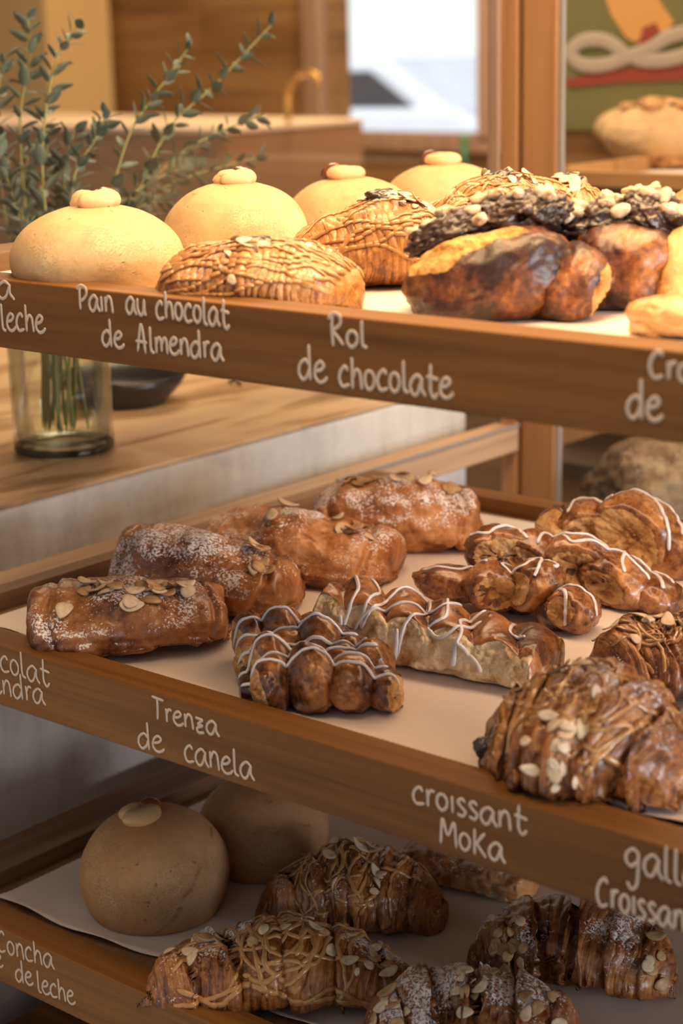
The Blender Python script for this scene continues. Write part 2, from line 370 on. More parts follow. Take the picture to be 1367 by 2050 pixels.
# yellow plaster pier at far left, in front of the planks
px1 = at(98, 150, y=YB - .35)[0]; 
struct(box('trim_1', (px1 - .4, YB - .2, (FL + CE) / 2), (.8, .3, CE - FL), M['plaster']))

# ------------------------------------------------------------------ outside, seen through the window
M['asphalt'] = plain('pale_paving', (.55, .55, .55), .8)
struct(box('ground_outside', (-1.5, 14.2, FL - .41), (26, 20.3, .1), M['asphalt'], bevel=0))
sun = bpy.data.lights.new('sun', 'SUN'); sun.energy = 4.5; sun.angle = .02; so = bpy.data.objects.new('sun', sun); COL.objects.link(so)
so.rotation_euler = (math.radians(42), 0, math.radians(20)); so.location = (0, 8, 5)

# ------------------------------------------------------------------ the counter with the vase
XC = -.49; ZC = -.169; YE = .787
ct = empty('service_counter', ((XC - 1.9) / 2, .05, FL), 0, 'rustic wooden service counter with whitewashed concrete front beside the pastry case', 'counter')
def cbox(name, x0, x1, y0, y1, z0, z1, mat, par, bev=.002):
    o = Geo().box(((x0 + x1) / 2, (y0 + y1) / 2, (z0 + z1) / 2), (x1 - x0, y1 - y0, z1 - z0)).build(name, mat, par, smooth=False, bevel=bev)
    if par: o.matrix_parent_inverse = Matrix.Translation([-q for q in par.location])
    return o
cbox('worktop', -1.9, XC, -.6, YE, ZC - .004, ZC, M['counter'], ct, .001)
cbox('concrete_front', -1.88, XC - .0005, -.6, YE - .001, FL, ZC - .0045, M['concrete'], ct, .004)

# ------------------------------------------------------------------ the display case frame
cs = empty('pastry_case', (.3, .3, FL), 0, 'oak framed glass pastry case holding the three trays', 'display case')
cbox('corner_post', -.456, -.436, .800, .83, FL, .75, M['oak_z'], cs)
o = cbox('glass_channel', -.4695, -.4565, .795, .80, -.2, .74, M['frame'], cs, .0005)
cbox('lower_side_bar', -.462, -.43, .02, .7995, -.470, -.437, M['oak_y'], cs)
cbox('side_bar', -.462, -.432, .02, .7995, -.240, -.2125, M['oak_pale'], cs)
cbox('side_bar', -.462, -.432, .02, .7995, .012, .044, M['oak_y'], cs)
cbox('glass_seat', -.4335, -.4305, .5, .7995, -.2130, -.2095, M['steel'], cs, .0005)
cbox('side_pane', -.4645, -.4625, .02, .795, -.205, .74, M['glass'], cs, 0)
cbox('base_cabinet', -.46, 1.02, .02, .80, FL, -.60, M['oak_x'], cs)
cbox('top_panel', -.46, 1.02, .0, .83, .75, .77, M['oak_x'], cs)
for zz in (-.26, -.484, -.002): cbox('tray_bearer', .95, .985, .02, .80, zz - .02, zz, M['oak_y'], cs)
cbox('right_post', .985, 1.02, .0, .03, FL, .75, M['oak_z'], cs)
cbox('right_post', .985, 1.02, .80, .83, FL, .75, M['oak_z'], cs)
cbox('left_front_post', -.50, -.465, -.03, .0, FL, .75, M['oak_z'], cs)

npst = empty('neighbouring_case', (.1, 1.1, FL), 0, 'second wooden shelving case standing behind the pastry case', 'display case')
cbox('corner_post', -.430, -.3885, .800, .815, FL, .95, M['oak_z'], npst, .003)
cbox('glass_edge', -.3880, -.3835, .803, .809, -.4, .95, M['steel'], npst, .0003)

# ------------------------------------------------------------------ hand lettering
GL = {
 'a': (.95, [[(.72, .82), (.45, 1), (.12, .7), (.05, .3), (.25, 0), (.5, .15), (.72, .82)], [(.73, .9), (.72, .35), (.95, -.02)]]),
 'A': (1.05, [[(.1, 0), (.3, 1.1), (.45, 1.65), (.6, 1.1), (.72, -.1)], [(-.05, .65), (.9, .6)]]),
 'c': (.75, [[(.6, .78), (.42, 1), (.14, .75), (.05, .35), (.25, 0), (.7, .12)]]),
 'C': (.9, [[(.7, 1.25), (.5, 1.5), (.15, 1.1), (.05, .5), (.3, 0), (.75, .2)]]),
 'd': (.95, [[(.68, .75), (.45, .98), (.12, .7), (.06, .28), (.28, 0), (.55, .2), (.7, .6)], [(.68, 1.75), (.7, .9), (.74, -.02)]]),
 'e': (.8, [[(.1, .5), (.45, .62), (.6, .85), (.4, 1), (.14, .75), (.06, .3), (.3, 0), (.62, .08), (.8, .3)]]),
 'g': (.9, [[(.65, .85), (.4, 1), (.1, .7), (.1, .35), (.35, .2), (.62, .5)], [(.66, .95), (.66, .1), (.6, -.6), (.35, -.85), (.15, -.55)]]),
 'h': (.85, [[(.1, 1.6), (.12, .8), (.12, 0)], [(.13, .5), (.35, .95), (.58, .85), (.66, .4), (.7, 0)]]),
 'i': (.35, [[(.12, 1), (.15, 0)]]),
 'K': (.9, [[(.12, 1.5), (.12, 0)], [(.7, 1.4), (.2, .65)], [(.2, .7), (.45, .4), (.78, 0)]]),
 'l': (.45, [[(.1, 1.6), (.1, .9), (.14, .15), (.4, 0)]]),
 'M': (1.15, [[(.08, 0), (.12, .7), (.2, 1.45), (.5, .6), (.85, 1.4), (.95, .7), (1.0, 0)]]),
 'm': (1.1, [[(.08, 1), (.1, 0)], [(.1, .5), (.3, .95), (.48, .8), (.52, .1)], [(.52, .5), (.72, .95), (.9, .8), (.96, 0)]]),
 'n': (.82, [[(.1, 1), (.12, .5), (.12, 0)], [(.12, .5), (.32, .98), (.55, .9), (.64, .4), (.68, -.05)]]),
 'o': (.78, [[(.35, 1), (.1, .75), (.06, .3), (.3, 0), (.58, .25), (.6, .7), (.35, 1)]]),
 'P': (.95, [[(.22, 1.5), (.2, .8), (.22, 0)], [(-.05, 1.3), (.3, 1.55), (.7, 1.45), (.78, 1.05), (.5, .7), (.22, .6)]]),
 'R': (1.0, [[(.22, 1.9), (.2, 1.0), (.25, 0)], [(-.02, 1.6), (.3, 1.95), (.65, 1.8), (.65, 1.3), (.28, .95), (.5, .6), (.85, .1)]]),
 'r': (.6, [[(.1, 1), (.14, .5), (.14, 0)], [(.14, .6), (.3, .95), (.52, .95)]]),
 's': (.65, [[(.5, .85), (.3, 1), (.1, .8), (.25, .55), (.5, .3), (.35, 0), (.05, .08)]]),
 'T': (.95, [[(0, 1.6), (.9, 1.52)], [(.42, 1.55), (.42, .8), (.38, 0)]]),
 't': (.8, [[(.3, 1.6), (.28, .8), (.3, .2), (.5, -.08), (.72, .2)], [(.05, .95), (.75, .85)]]),
 'u': (.85, [[(.1, 1), (.08, .4), (.3, 0), (.55, .25), (.66, 1)], [(.66, 1), (.66, .3), (.75, 0)]]),
 'z': (.8, [[(.05, .95), (.6, .9)], [(.6, .9), (.18, .48)], [(.18, .48), (.6, .46)], [(.58, .46), (.16, .2), (.25, -.1), (.66, .0)]]),
}
def lettering(parent, words, rad):
    g = Geo(); rnd = random.Random(5)
    for (w, sx, sy, ex, ey, xh) in words:
        A = at(sx, sy, y=0.0); B = at(ex, ey, y=0.0); up = at(sx, sy - xh, y=0.0); hgt = up[2] - A[2]
        up2 = at(ex, ey - xh, y=0.0)[2] - B[2]
        adv = sum(GL[c][0] for c in w); k = (B[0] - A[0]) / adv; x = 0.0
        for c in w:
            wd, strokes = GL[c]; jz = rnd.uniform(-.05, .05)
            for st in strokes:
                pts = catmull(st, 5 + 5 * len(st)); fr_ = (x + pts[:, 0]) / adv
                X = A[0] + (x + pts[:, 0]) * k; h_ = hgt + (up2 - hgt) * fr_
                Z = A[2] + (B[2] - A[2]) * fr_ + (pts[:, 1] + jz) * h_
                Q = np.stack([X, np.full(len(X), -.0003), Z], -1)
                tube(g, Q, rad, nv=8, up=(0, -1, 0), flat=.32)
            x += wd
    o = g.build('lettering', M['paint'], parent)
    o['label'] = 'white handwritten ' + ' '.join(w[0] for w in words)
    return o

# ------------------------------------------------------------------ trays
XL, XR, YBK = -.432, 1.0, .53
def tray(zb, label, words, rad, left=XL):
    t = empty('wooden_tray', ((left + XR) / 2, YBK / 2, zb), 0, label, 'tray', 'wooden pastry trays')
    fr_o = cbox('front_rail', -.462, XR, 0, .027, zb, zb + .045, M['oak_x'], t, .0012)
    cbox('side_rail', left + .0005, left + .018, .0275, YBK, zb + .012, zb + .0445, M['oak_y'], t, .001)
    cbox('side_rail', XR - .03, XR, .0275, YBK, zb + .012, zb + .0445, M['oak_y'], t, .001)
    cbox('back_rail', left, XR, YBK, YBK + .024, zb + .004, zb + .045, M['oak_x'], t, .001)
    cbox('tray_floor', left + .0185, XR - .031, .0275, YBK - .0005, zb + .024, zb + .0315, M['oak_y'], t, 0)
    for ws in words: lettering(fr_o, ws, rad)
    return t
tray(0.0, 'top wooden tray with a brightly lit front rail lettered Rol de chocolate', [
    [('Concha', -150, 585, 30, 601, 34), ('leche', 4, 660, 92, 668, 34)], [('Pain', 157, 620, 230, 628, 31), ('au', 253, 628, 295, 634, 33), ('chocolat', 313, 636, 462, 656, 35),
    ('de', 205, 692, 250, 698, 32), ('Almendra', 274, 702, 449, 722, 33)], [('Rol', 659, 694, 738, 697, 34), ('de', 598, 760, 656, 768, 41), ('chocolate', 679, 774, 908, 797, 40)],
    [('Croissant', 1299, 755, 1560, 792, 36), ('de', 1254, 836, 1327, 845, 46)]], .00112)
tray(-.2565, 'middle wooden tray with front rail lettered Trenza de canela', [
    [('chocolat', -60, 1325, 103, 1374, 31), ('Almendra', -78, 1368, 92, 1412, 29)], [('Trenza', 306, 1438, 440, 1476, 27), ('de', 277, 1494, 330, 1508, 31), ('canela', 370, 1524, 510, 1562, 33)],
    [('croissant', 826, 1606, 1058, 1672, 34), ('MoKa', 880, 1688, 1012, 1728, 35)], [('galleta', 1250, 1738, 1480, 1812, 44), ('Croissant', 1194, 1810, 1400, 1874, 38)]], .00096)
tray(-.481, 'bottom wooden tray with front rail lettered Concha de leche', [
    [('Concha', -4, 1903, 110, 1942, 27), ('dulce', -75, 1906, 8, 1940, 25), ('de', 32, 1962, 68, 1974, 25), ('leche', 76, 1984, 152, 2012, 26)]], .0009)
def paper(zb, label, seed, x0=-.402, x1=.93, amp=.012, y0=.034):
    rnd = np.random.default_rng(seed); nx, ny = 240, 60
    xs = np.linspace(x0, x1, nx); P = np.zeros((nx, ny, 3)); edge = y0 + amp * (1 + noise(np.stack([xs, xs * 0, xs * 0], -1), 9, seed, 2)) * .9
    edge2 = YBK - .006 - .004 * (1 + noise(np.stack([xs, xs * 0 + 3, xs * 0], -1), 9, seed + 3, 2))
    for j in range(ny):
        s = j / (ny - 1); P[:, j, 0] = xs; P[:, j, 1] = edge + (edge2 - edge) * s
    Q = P.copy(); wv = noise(Q, 12, seed, 2)
    lift = np.clip(1 - (P[:, :, 1] - edge[:, None]) / .02, 0, 1) ** 2
    P[:, :, 2] = zb + .0319 + .0004 * (1 + wv) + lift * .0035 * (1 + noise(Q, 25, seed + 9)) 
    bot = P.copy(); bot[:, :, 2] -= .00025
    g = Geo(); n = nx * ny; g.raw(P, [], None); Fc = []
    allv = np.concatenate([P.reshape(-1, 3), bot.reshape(-1, 3)])
    for i in range(nx - 1):
        for j in range(ny - 1):
            a = i * ny + j; Fc.append((a, a + ny, a + ny + 1, a + 1)); Fc.append((n + a, n + a + 1, n + a + ny + 1, n + a + ny))
    for i in range(nx - 1):
        a = i * ny; Fc.append((a, n + a, n + a + ny, a + ny)); a = i * ny + ny - 1; Fc.append((a, a + ny, n + a + ny, n + a))
    g = Geo().raw(allv, Fc); o = g.build('parchment_paper', M['paper'], None, origin=(0.26, .28, zb + .032))
    return setp(o, label, 'parchment')
paper(0.0, 'brightly lit parchment sheet lining the top tray', 1, amp=.004)
paper(-.2565, 'parchment sheet lining the middle tray under the cinnamon braids', 2)
paper(-.481, 'shaded parchment sheet lining the bottom tray', 3, amp=.016)
ZT, ZM, ZB = .0330, -.2236, -.4480

# ------------------------------------------------------------------ pastry toolkit
YAW = math.radians(40.4)          # local x of a pastry runs to the viewer's right, local y away
class Item:
    def __init__(s, name, px, py, z, label, cat, group=None, yaw=0.0):
        p = at(px, py, z=z); s.o = p; s.S = F / depth_of(p); s.z = z; s.yaw = yaw
        vx = p - CAM; s.view = math.atan2(-vx[0], vx[1])
        s.rz = s.view + yaw
        s.root = empty(name, p, s.rz, label, cat, group)
    def m(s, px): return px / s.S
    def l(s, dx, up, away=0.0):      # pixel offsets -> local metres (unrotated local frame)
        el = .257 + (0.0)
        return np.array([dx / s.S, away, (up / s.S - away * el) / .966])
def body_tube(L, Wd, H, nu=110, nv=84, bend=0.0, taper=.35, pw=2.4, sq=1.0, flat=.42, seed=0, seg=0, segamp=.08, twist=.8, ridges=0, ridamp=.0, lump=.05, horn=None, hfun=None, wfun=None):
    """closed lying body along local x: returns grid P, normals"""
    s = np.linspace(-1, 1, nu); th = np.linspace(0, 2 * PI, nv, endpoint=False)
    sp = np.sign(s) * np.abs(s) ** .92
    prof = taper + (1 - taper) * np.clip(1 - np.abs(s) ** pw, 0, 1) ** .62
    endc = np.clip((1 - np.abs(s)) / (.10 if sq < .97 else .22), 0, 1); prof = prof * np.sqrt(1 - (1 - endc) ** 2 + 1e-4)
    if bend: R = L / 2 / max(1e-6, abs(bend)); a = sp * bend; cx = R * np.sin(a) * np.sign(1); cy = np.sign(bend) * R * (np.cos(a) - 1); ta = -a if bend > 0 else a; tx, ty = np.cos(a), -np.sin(a) * np.sign(bend)
    else: cx = sp * L / 2; cy = 0 * s; tx, ty = np.ones(nu), np.zeros(nu)
    if bend: cx = R * np.sin(np.abs(bend) * sp)
    if bend: tx = np.cos(np.abs(bend) * sp); ty = -np.sin(np.abs(bend) * sp) * np.sign(bend)
    nx, ny = -ty, tx
    c, d = np.cos(th), np.sin(th); e = sq
    cc = np.sign(c) * np.abs(c) ** e; dd = np.sign(d) * np.abs(d) ** e
    S, T = np.meshgrid(s, th, indexing='ij'); r = np.ones_like(S)
    if seg:
        ph = (S * .5 + .5) * seg + twist * .16 * np.cos(T) + .0; fr_ = ph - np.floor(ph)
        dirn = np.where(S < 0, fr_, 1 - fr_); r += segamp * (np.power(dirn, .8) - .45)
        r -= segamp * .9 * np.exp(-((fr_ - np.round(fr_)) / .05) ** 2)
    if ridges:
        D3 = np.stack([S * 2.2, np.cos(T), np.sin(T)], -1); wp = noise(D3, 1.7, seed + 3, 2); am = .35 + .65 * sstep(-.4, .4, noise(D3, 2.3, seed + 6, 2))
        r += ridamp * am * (np.abs(np.sin((S * ridges * .5 + 1.6 * wp + 1.1 * np.cos(T + .4)) * PI)) ** .7 - .5)
    hw = (Wd / 2) * prof * (wfun(s) if wfun else 1); hh = H * prof ** .8 * (hfun(s) if hfun else 1)
    X = cx[:, None] + nx[:, None] * (hw[:, None] * cc[None, :] * r); Y = cy[:, None] + ny[:, None] * (hw[:, None] * cc[None, :] * r)
    up_ = 1 - flat
    Z = np.where(dd[None, :] > 0, hh[:, None] * (flat + up_ * dd[None, :] * r), hh[:, None] * flat * (1 + dd[None, :]))
    if not bend: pass
    P = np.stack([X, Y, Z], -1)
    N = norms(P); nz = noise(P, 22, seed, 3) * lump * H + noise(P, 90, seed + 5, 3) * lump * .22 * H
    P = P + N * nz[..., None]; P[..., 2] = np.maximum(P[..., 2], .0003)
    return P
def norms(P):
    du = np.gradient(P, axis=0); dv = np.roll(P, -1, 1) - np.roll(P, 1, 1)
    N = np.cross(dv, du); ln = np.linalg.norm(N, axis=-1, keepdims=True); N = N / (ln + 1e-12)
    c = P.mean((0, 1)); sgn = np.sign(np.sum(N * (P - c), -1).mean()); return N * (sgn if sgn else 1)
def blob(c, r, rot=(0, 0, 0), nu=44, nv=56, bites=(), lump=.10, seed=0, sq=1.0, zmin=None, groove=0, gamp=.0, fr=60):
    """rounded lump; bites = (direction, half-angle cos, depth) hollow the torn crumb"""
    ph = np.linspace(.02, PI - .02, nu); th = np.linspace(0, 2 * PI, nv, endpoint=False); A, B = np.meshgrid(ph, th, indexing='ij')
    D = np.stack([np.cos(A), np.sin(A) * np.cos(B), np.sin(A) * np.sin(B)], -1)      # poles on local x
    rr = np.ones(A.shape); cr = np.zeros(A.shape)
    if sq != 1.0: rr = 1 / (np.sum(np.abs(D) ** (2 / sq), -1) ** (sq / 2))
    rr += lump * noise(D * 1.0 + seed, 1.6, seed, 3) * 1.2 + lump * .3 * noise(D + seed, 7, seed, 2)
    if groove: rr += gamp * np.abs(np.sin(groove * A + .8 * np.sin(B + seed)))
    R = np.array(Matrix.Identity(3)); from mathutils import Euler
    R = np.array(Euler(rot).to_matrix())
    Dw = D @ R.T
    for (bd, ca, dp) in bites:
        bd = np.array(bd, float); bd /= np.linalg.norm(bd); dt = Dw @ bd + .08 * noise(D + seed, 3, seed + 2, 2)
        mk = sstep(ca - .03, ca + .10, dt); rr *= 1 - dp * 1.25 * sstep(ca - .05, min(1, ca + .42), dt) ** .8; cr = np.maximum(cr, mk)
        rr += mk * .10 * noise(D + seed, 8, seed + 4, 3); inner = sstep(-.05, .25, noise(D + seed, 2.3, seed + 6, 2)) * sstep(ca + .04, ca + .15, dt); cr = cr - (mk * inner * .75 if dp > .3 else 0)
    Q = D * rr[..., None] * np.array(r)
    P = Q @ R.T + np.array(c)
    if zmin is not None: P[..., 2] = np.maximum(P[..., 2], zmin + .0002)
    return P, cr
def sugar_of(P, amt, seed, lo=-.1, hi=.8, patch=(.0, .6), cut=None):
    N = norms(P); s = sstep(lo, hi, N[..., 2]) * sstep(-.5, patch[1], noise(P, 28, seed + 40, 2) + patch[0])
    return np.clip(s * amt, 0, 1.4)
def samp(P, N, u, v):
    nu, nv = P.shape[:2]; a = np.clip(u, 0, 1) * (nu - 1); b = (v % 1.0) * nv
    i = min(int(a), nu - 2); j = int(b) % nv; fa = a - i; fb = b - int(b); j2 = (j + 1) % nv
    f = lambda G: (G[i, j] * (1 - fa) * (1 - fb) + G[i + 1, j] * fa * (1 - fb) + G[i, j2] * (1 - fa) * fb + G[i + 1, j2] * fa * fb)
    n = f(N); return f(P), n / (np.linalg.norm(n) + 1e-9)
def drizzle_uv(g, P, pts, r, seed=0, n=None, lift=.35, wob=.25):
    N = norms(P); pts = catmull(pts, n or 14 * len(pts)); Q = []; NN = []
    for (u, v) in pts:
        p, q = samp(P, N, u, v); Q.append(p + q * r * lift); NN.append(q)
    Q = np.array(Q); NN = np.array(NN); rr = r * (1 + wob * noise(Q, 140, seed, 2))
    tube(g, Q, rr, nv=8, up=NN, flat=.62)
def flake_mesh(name, seed, mat, Lf=.0125, Wf=.0085, kind=0):
    rnd = random.Random(seed); n = 18; top = []; V = []; Fc = []; rim = []
    def ring(k, z): 
        out = []
        for i in range(n):
            a = 2 * PI * i / n; taper = 1 - .35 * max(0, math.cos(a)) ** 2
            x = Lf / 2 * math.cos(a) * k; y = Wf / 2 * math.sin(a) * k * taper * (1 + .08 * math.sin(3 * a + seed))
            out.append((x, y, z + .12 * (x * x) / Lf * 4 * (1 if kind else -1) + .05 * y))
        return out
    rings = [(.05, .0006), (.55, .0006), (.93, .0005), (1.0, 0), (.93, -.0005), (.05, -.0005)]; rv = [0, 0, .15, 1, .5, 0]
    for (k, z), q in zip(rings, rv): V += ring(k, z); rim += [q] * n
    for a in range(len(rings) - 1):
        for i in range(n): Fc.append((a * n + i, a * n + (i + 1) % n, (a + 1) * n + (i + 1) % n, (a + 1) * n + i))
    Fc.append(tuple(range(n))); Fc.append(tuple(range(len(V) - 1, len(V) - 1 - n, -1)))
    o = Geo().raw(V, Fc, None, rim=np.array(rim)).build(name, mat); me = o.data; bpy.data.objects.remove(o); return me
FLK = [flake_mesh('almond_flake', 1, M['almond']), flake_mesh('almond_flake', 2, M['almond'], .0145, .0080, 1), flake_mesh('almond_flake', 3, M['almond_toast'], .012, .009), flake_mesh('almond_flake', 4, M['almond_toast'], .0135, .0085, 1), flake_mesh('almond_flake', 5, M['almond'], .0085, .0055)]
def nut_mesh(seed):
    rnd = np.random.default_rng(seed); P, _ = blob((0, 0, 0), (.0042, .0028, .0024), lump=.45, seed=seed, nu=12, nv=12)
    o = Geo().grid(P, rim=np.clip(noise(P, 300, seed) * 1.5, 0, 1) * .6).build('nut_piece', M['nut']); me = o.data; bpy.data.objects.remove(o); return me
NUT = [nut_mesh(i) for i in range(4)]
def put(me, name, parent, p, n, rnd, sc=1.0, tilt=.35, lift=.0006):
    o = bpy.data.objects.new(name, me); COL.objects.link(o); o.parent = parent
    n = Vector(n); n = (n + Vector((rnd.uniform(-tilt, tilt), rnd.uniform(-tilt, tilt), rnd.uniform(0, tilt)))).normalized()
    q = n.to_track_quat('Z', 'X'); o.rotation_mode = 'QUATERNION'
    from mathutils import Quaternion
    o.rotation_quaternion = q @ Quaternion((0, 0, 1), rnd.uniform(0, 2 * PI)); o.location = Vector(p) + Vector(n) * lift
    k = sc * rnd.uniform(.75, 1.2); o.scale = (k, k, k); return o
def flakes_uv(parent, P, n, ur, vr, seed, kinds=(0, 1, 2), sc=1.0, tilt=.4, cl=None):
    rnd = random.Random(seed); N = norms(P)
    for i in range(n):
        if cl: c = rnd.choice(cl); u = rnd.gauss(c[0], c[2]); v = rnd.gauss(c[1], c[3])
        else: u = rnd.uniform(*ur); v = rnd.uniform(*vr)
        p, q = samp(P, N, u, v); put(FLK[rnd.choice(kinds)], 'almond_flake', parent, p, q, rnd, sc, tilt, .0012 + .0022 * rnd.random())
def bvh_of(objs):
    V = []; Fc = []; n = 0
    for o in objs:
        vs = [v.co.copy() for v in o.data.vertices]; V += vs; Fc += [tuple(i + n for i in p.vertices) for p in o.data.polygons]; n += len(vs)
    return BVHTree.FromPolygons(V, Fc)
def drape(g, bvh, pts, r, seed=0, n=60, lift=.4, d=(0, 0, -1), zmin=.001, wob=.25):
    """a line of icing poured along pts (x, y) and resting on what is below it"""
    pts = catmull(pts, n); Q = []; NN = []; dv = Vector(d).normalized()
    segs = []
    for p in pts:
        o_ = Vector((p[0], p[1], .0)) - dv * .3 / max(.2, -dv.z) if d[2] < -.5 else None
        o_ = Vector((p[0], p[1], .2)) if len(p) == 2 else Vector(p)
        h = bvh.ray_cast(o_, dv)
        if h[0] is None or h[0].z < zmin:
            if len(Q) > 4: segs.append((Q, NN))
            Q = []; NN = []; continue
        if Q and np.linalg.norm(np.array(h[0]) - Q[-1]) > .016:
            if len(Q) > 4: segs.append((Q, NN))
            Q = []; NN = []
        Q.append(np.array(h[0] + h[1] * r * lift)); NN.append(np.array(h[1]))
    if len(Q) > 4: segs.append((Q, NN))
    for Q, NN in segs:
        Q = np.array(Q); NN = np.array(NN)
        for _ in range(2): Q[1:-1] = (Q[:-2] + 2 * Q[1:-1] + Q[2:]) / 4; NN[1:-1] = (NN[:-2] + NN[1:-1] + NN[2:]) / 3
        tube(g, Q, r * (1 + wob * noise(Q, 150, seed, 2)), nv=8, up=NN, flat=.7)

# ---- conchas
def concha(px, py, z, wpx, hpx, label, group, mat, seed, top=(0, 0), topyaw=0.0, cracks=False, squash=1.0, kind='concha'):
    it = Item(kind, px, py, z, label, 'sweet bun', group); R = it.m(wpx) / 2; H = it.m(hpx) / .99
    nu, nv = 90, 120; th = np.linspace(0, 2 * PI, nv, endpoint=False)
    t = np.linspace(0, 1, nu); prof_r = []; prof_z = []
    for q in t:
        if q < .12: a = q / .12; prof_r.append(.80 * a ** .5); prof_z.append(0)
        else:
            a = -0.62 + (q - .12) / .88 * (PI / 2 + .62); ca = max(0, math.cos(a)); sa = math.sin(a)
            prof_r.append(ca ** .94 if a > 0 else ca ** .75); prof_z.append((.36 + .64 * sa) if a > 0 else (.36 + .36 * sa / math.sin(.62)))
    pr = np.array(prof_r) * R; pz = np.array(prof_z) * H
    pr[0] = .0005
    P = np.stack([pr[:, None] * np.cos(th), pr[:, None] * np.sin(th) * squash, np.repeat(pz[:, None], nv, 1)], -1)
    D = noise(P, 14, seed, 2) * .035 * R + noise(P, 60, seed + 2, 3) * .010 * R
    k = np.clip(P[..., 2] / (H * .3), 0, 1); P = P + (P - np.array([0, 0, H * .3])) / R * (D * k)[..., None]
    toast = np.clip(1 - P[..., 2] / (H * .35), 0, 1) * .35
    if cracks:
        u = P[..., 0] * .8 + P[..., 2] * .35; w = P[..., 0] * .35 - P[..., 2]
        ang = np.abs(noise(P, 45, seed + 8, 2)); line = np.exp(-((P[..., 0] - .55 * R - (P[..., 2] - H * .55) * .75 + .004 * noise(P, 60, seed)) / .0012) ** 2) * (P[..., 1] < 0) * sstep(-.1, .25, noise(P, 110, seed + 3))
        toast = np.maximum(toast, line)
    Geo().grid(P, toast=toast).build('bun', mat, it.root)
    r = R * .27; cx, cz = top[0] * R, H * (1 - .06 - .3 * (top[0] ** 2)); cy = top[1] * R
    # cream ring: a thick crescent lying on the crown
    a = np.linspace(-2.5 + topyaw, .9 + topyaw, 30) if not cracks else np.linspace(-2.9 + topyaw, .2 + topyaw, 30)
    kk = .55; Q = np.stack([cx + np.cos(a) * r * kk * 1.25, cy + np.sin(a) * r * kk, cz + .42 * r + 0 * a], -1)
    rad = r * (.62 - .18 * np.abs(np.linspace(-1, 1, 30)) ** 2) * (1 + .1 * noise(Q, 120, seed))
    gg = tube(Geo(), Q, rad, nv=20, flat=.72); Pm, _ = blob((cx - .1 * r, cy + .1 * r, cz + .35 * r), (r * .75, r * .6, r * .5), lump=.12, seed=seed, nu=20, nv=24); gg.grid(Pm)
    gg.build('cream_dollop', M['cream'] if mat is M['concha'] else M['concha'], it.root)
    dx = r * (.9 if topyaw >= 0 else -.95); Pm, _ = blob((cx + dx * .75, cy + r * .45, cz + .42 * r), (r * .62, r * .5, r * .52), (0, .5 if dx > 0 else -.5, 0), lump=.2, seed=seed + 1, nu=22, nv=26)
    Geo().grid(Pm).build('filling', M['dulce'], it.root)
    return it
concha(198, 578, ZT, 342, 165, 'smooth pale concha bun nearest the left end of the top tray', 'conchas on the top tray', M['concha'], 11, (-.05, 0), .3)
concha(474, 525, ZT, 292, 158, 'second pale concha bun from the left on the top tray', 'conchas on the top tray', M['concha'], 12, (-.05, 0), .3)
concha(702, 478, ZT, 258, 122, 'third pale concha bun from the left, behind the almond croissants', 'conchas on the top tray', M['concha'], 13, (-.08, 0), -.4)
concha(892, 445, ZT, 248, 116, 'farthest pale concha bun on the top tray, near the wooden post', 'conchas on the top tray', M['concha'], 14, (-.06, 0), -.4)
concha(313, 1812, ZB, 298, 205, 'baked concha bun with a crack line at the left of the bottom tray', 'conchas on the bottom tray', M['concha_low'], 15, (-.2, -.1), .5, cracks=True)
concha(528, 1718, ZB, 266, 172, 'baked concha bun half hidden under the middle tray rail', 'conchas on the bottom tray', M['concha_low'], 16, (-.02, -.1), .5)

# ---- croissants with coffee caramel, almonds and sugar
def croissant(px, py, z, L, Wd, H, label, group, seed, yaw=0.0, mat='moka', bend=.5, caramel='caramel', nfl=18, cl=None, sug=1.01, web=9, seg=6, ridamp=.048, kinds=(0, 0, 1, 4), cat='croissant', name='croissant', thr=.0011, chocolate=True, vspan=(.10, .45), taper=.14):
    it = Item(name, px, py, z, label, cat, group, yaw); rnd = random.Random(seed)
    P = body_tube(L, Wd, H, nu=190, nv=110, bend=bend, taper=taper, seg=seg, segamp=.17, twist=1.9, ridges=24, ridamp=ridamp, lump=.18, seed=seed, flat=.34, pw=1.7)
    sg = sugar_of(P, sug, seed)
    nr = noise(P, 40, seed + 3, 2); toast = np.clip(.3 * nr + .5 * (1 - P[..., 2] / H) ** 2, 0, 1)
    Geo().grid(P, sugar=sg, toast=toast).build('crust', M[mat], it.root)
    if chocolate:
        N = norms(P); Pb, _ = samp(P, N, .5, .25)
        Pm, _ = blob(Pb - np.array([0, 0, .002]), (L * .09, Wd * .10, .005), lump=.45, seed=seed + 3, nu=26, nv=30)
        Geo().grid(Pm, sugar=.4).build('filling', M['choc_spot'], it.root)
    if web:
        g = Geo()
        for i in range(web):
            v0 = vspan[0] + (vspan[1] - vspan[0]) * rnd.random(); pts = []
            if i % 3 == 0:
                u = rnd.uniform(.2, .6); vm = rnd.uniform(.22, .38); ph = rnd.uniform(0, 6)
                for k in range(9): pts.append((u + .022 * k + .05 * math.sin(k * 1.5 + ph), vm + .085 * math.cos(k * 1.5 + ph)))
            elif i % 3 == 1:
                u = rnd.uniform(.2, .8)
                for k in range(5): pts.append((u + rnd.uniform(-.05, .05), vspan[0] + (vspan[1] - vspan[0]) * k / 4))
            else:
                for k in range(6): pts.append((.12 + k * .15 + rnd.uniform(-.02, .02), v0 + rnd.uniform(-.06, .06)))
            pts = [(min(.95, max(.05, a)), b) for a, b in pts]
            drizzle_uv(g, P, pts, thr * rnd.uniform(1.0, 1.6), seed + i)
        g.build('caramel_drizzle', M[caramel], it.root)
    flakes_uv(it.root, P, nfl, (.25, .75), (.18, .42), seed, kinds, cl=cl)
    return it, P
G1 = 'almond croissants on the top tray'
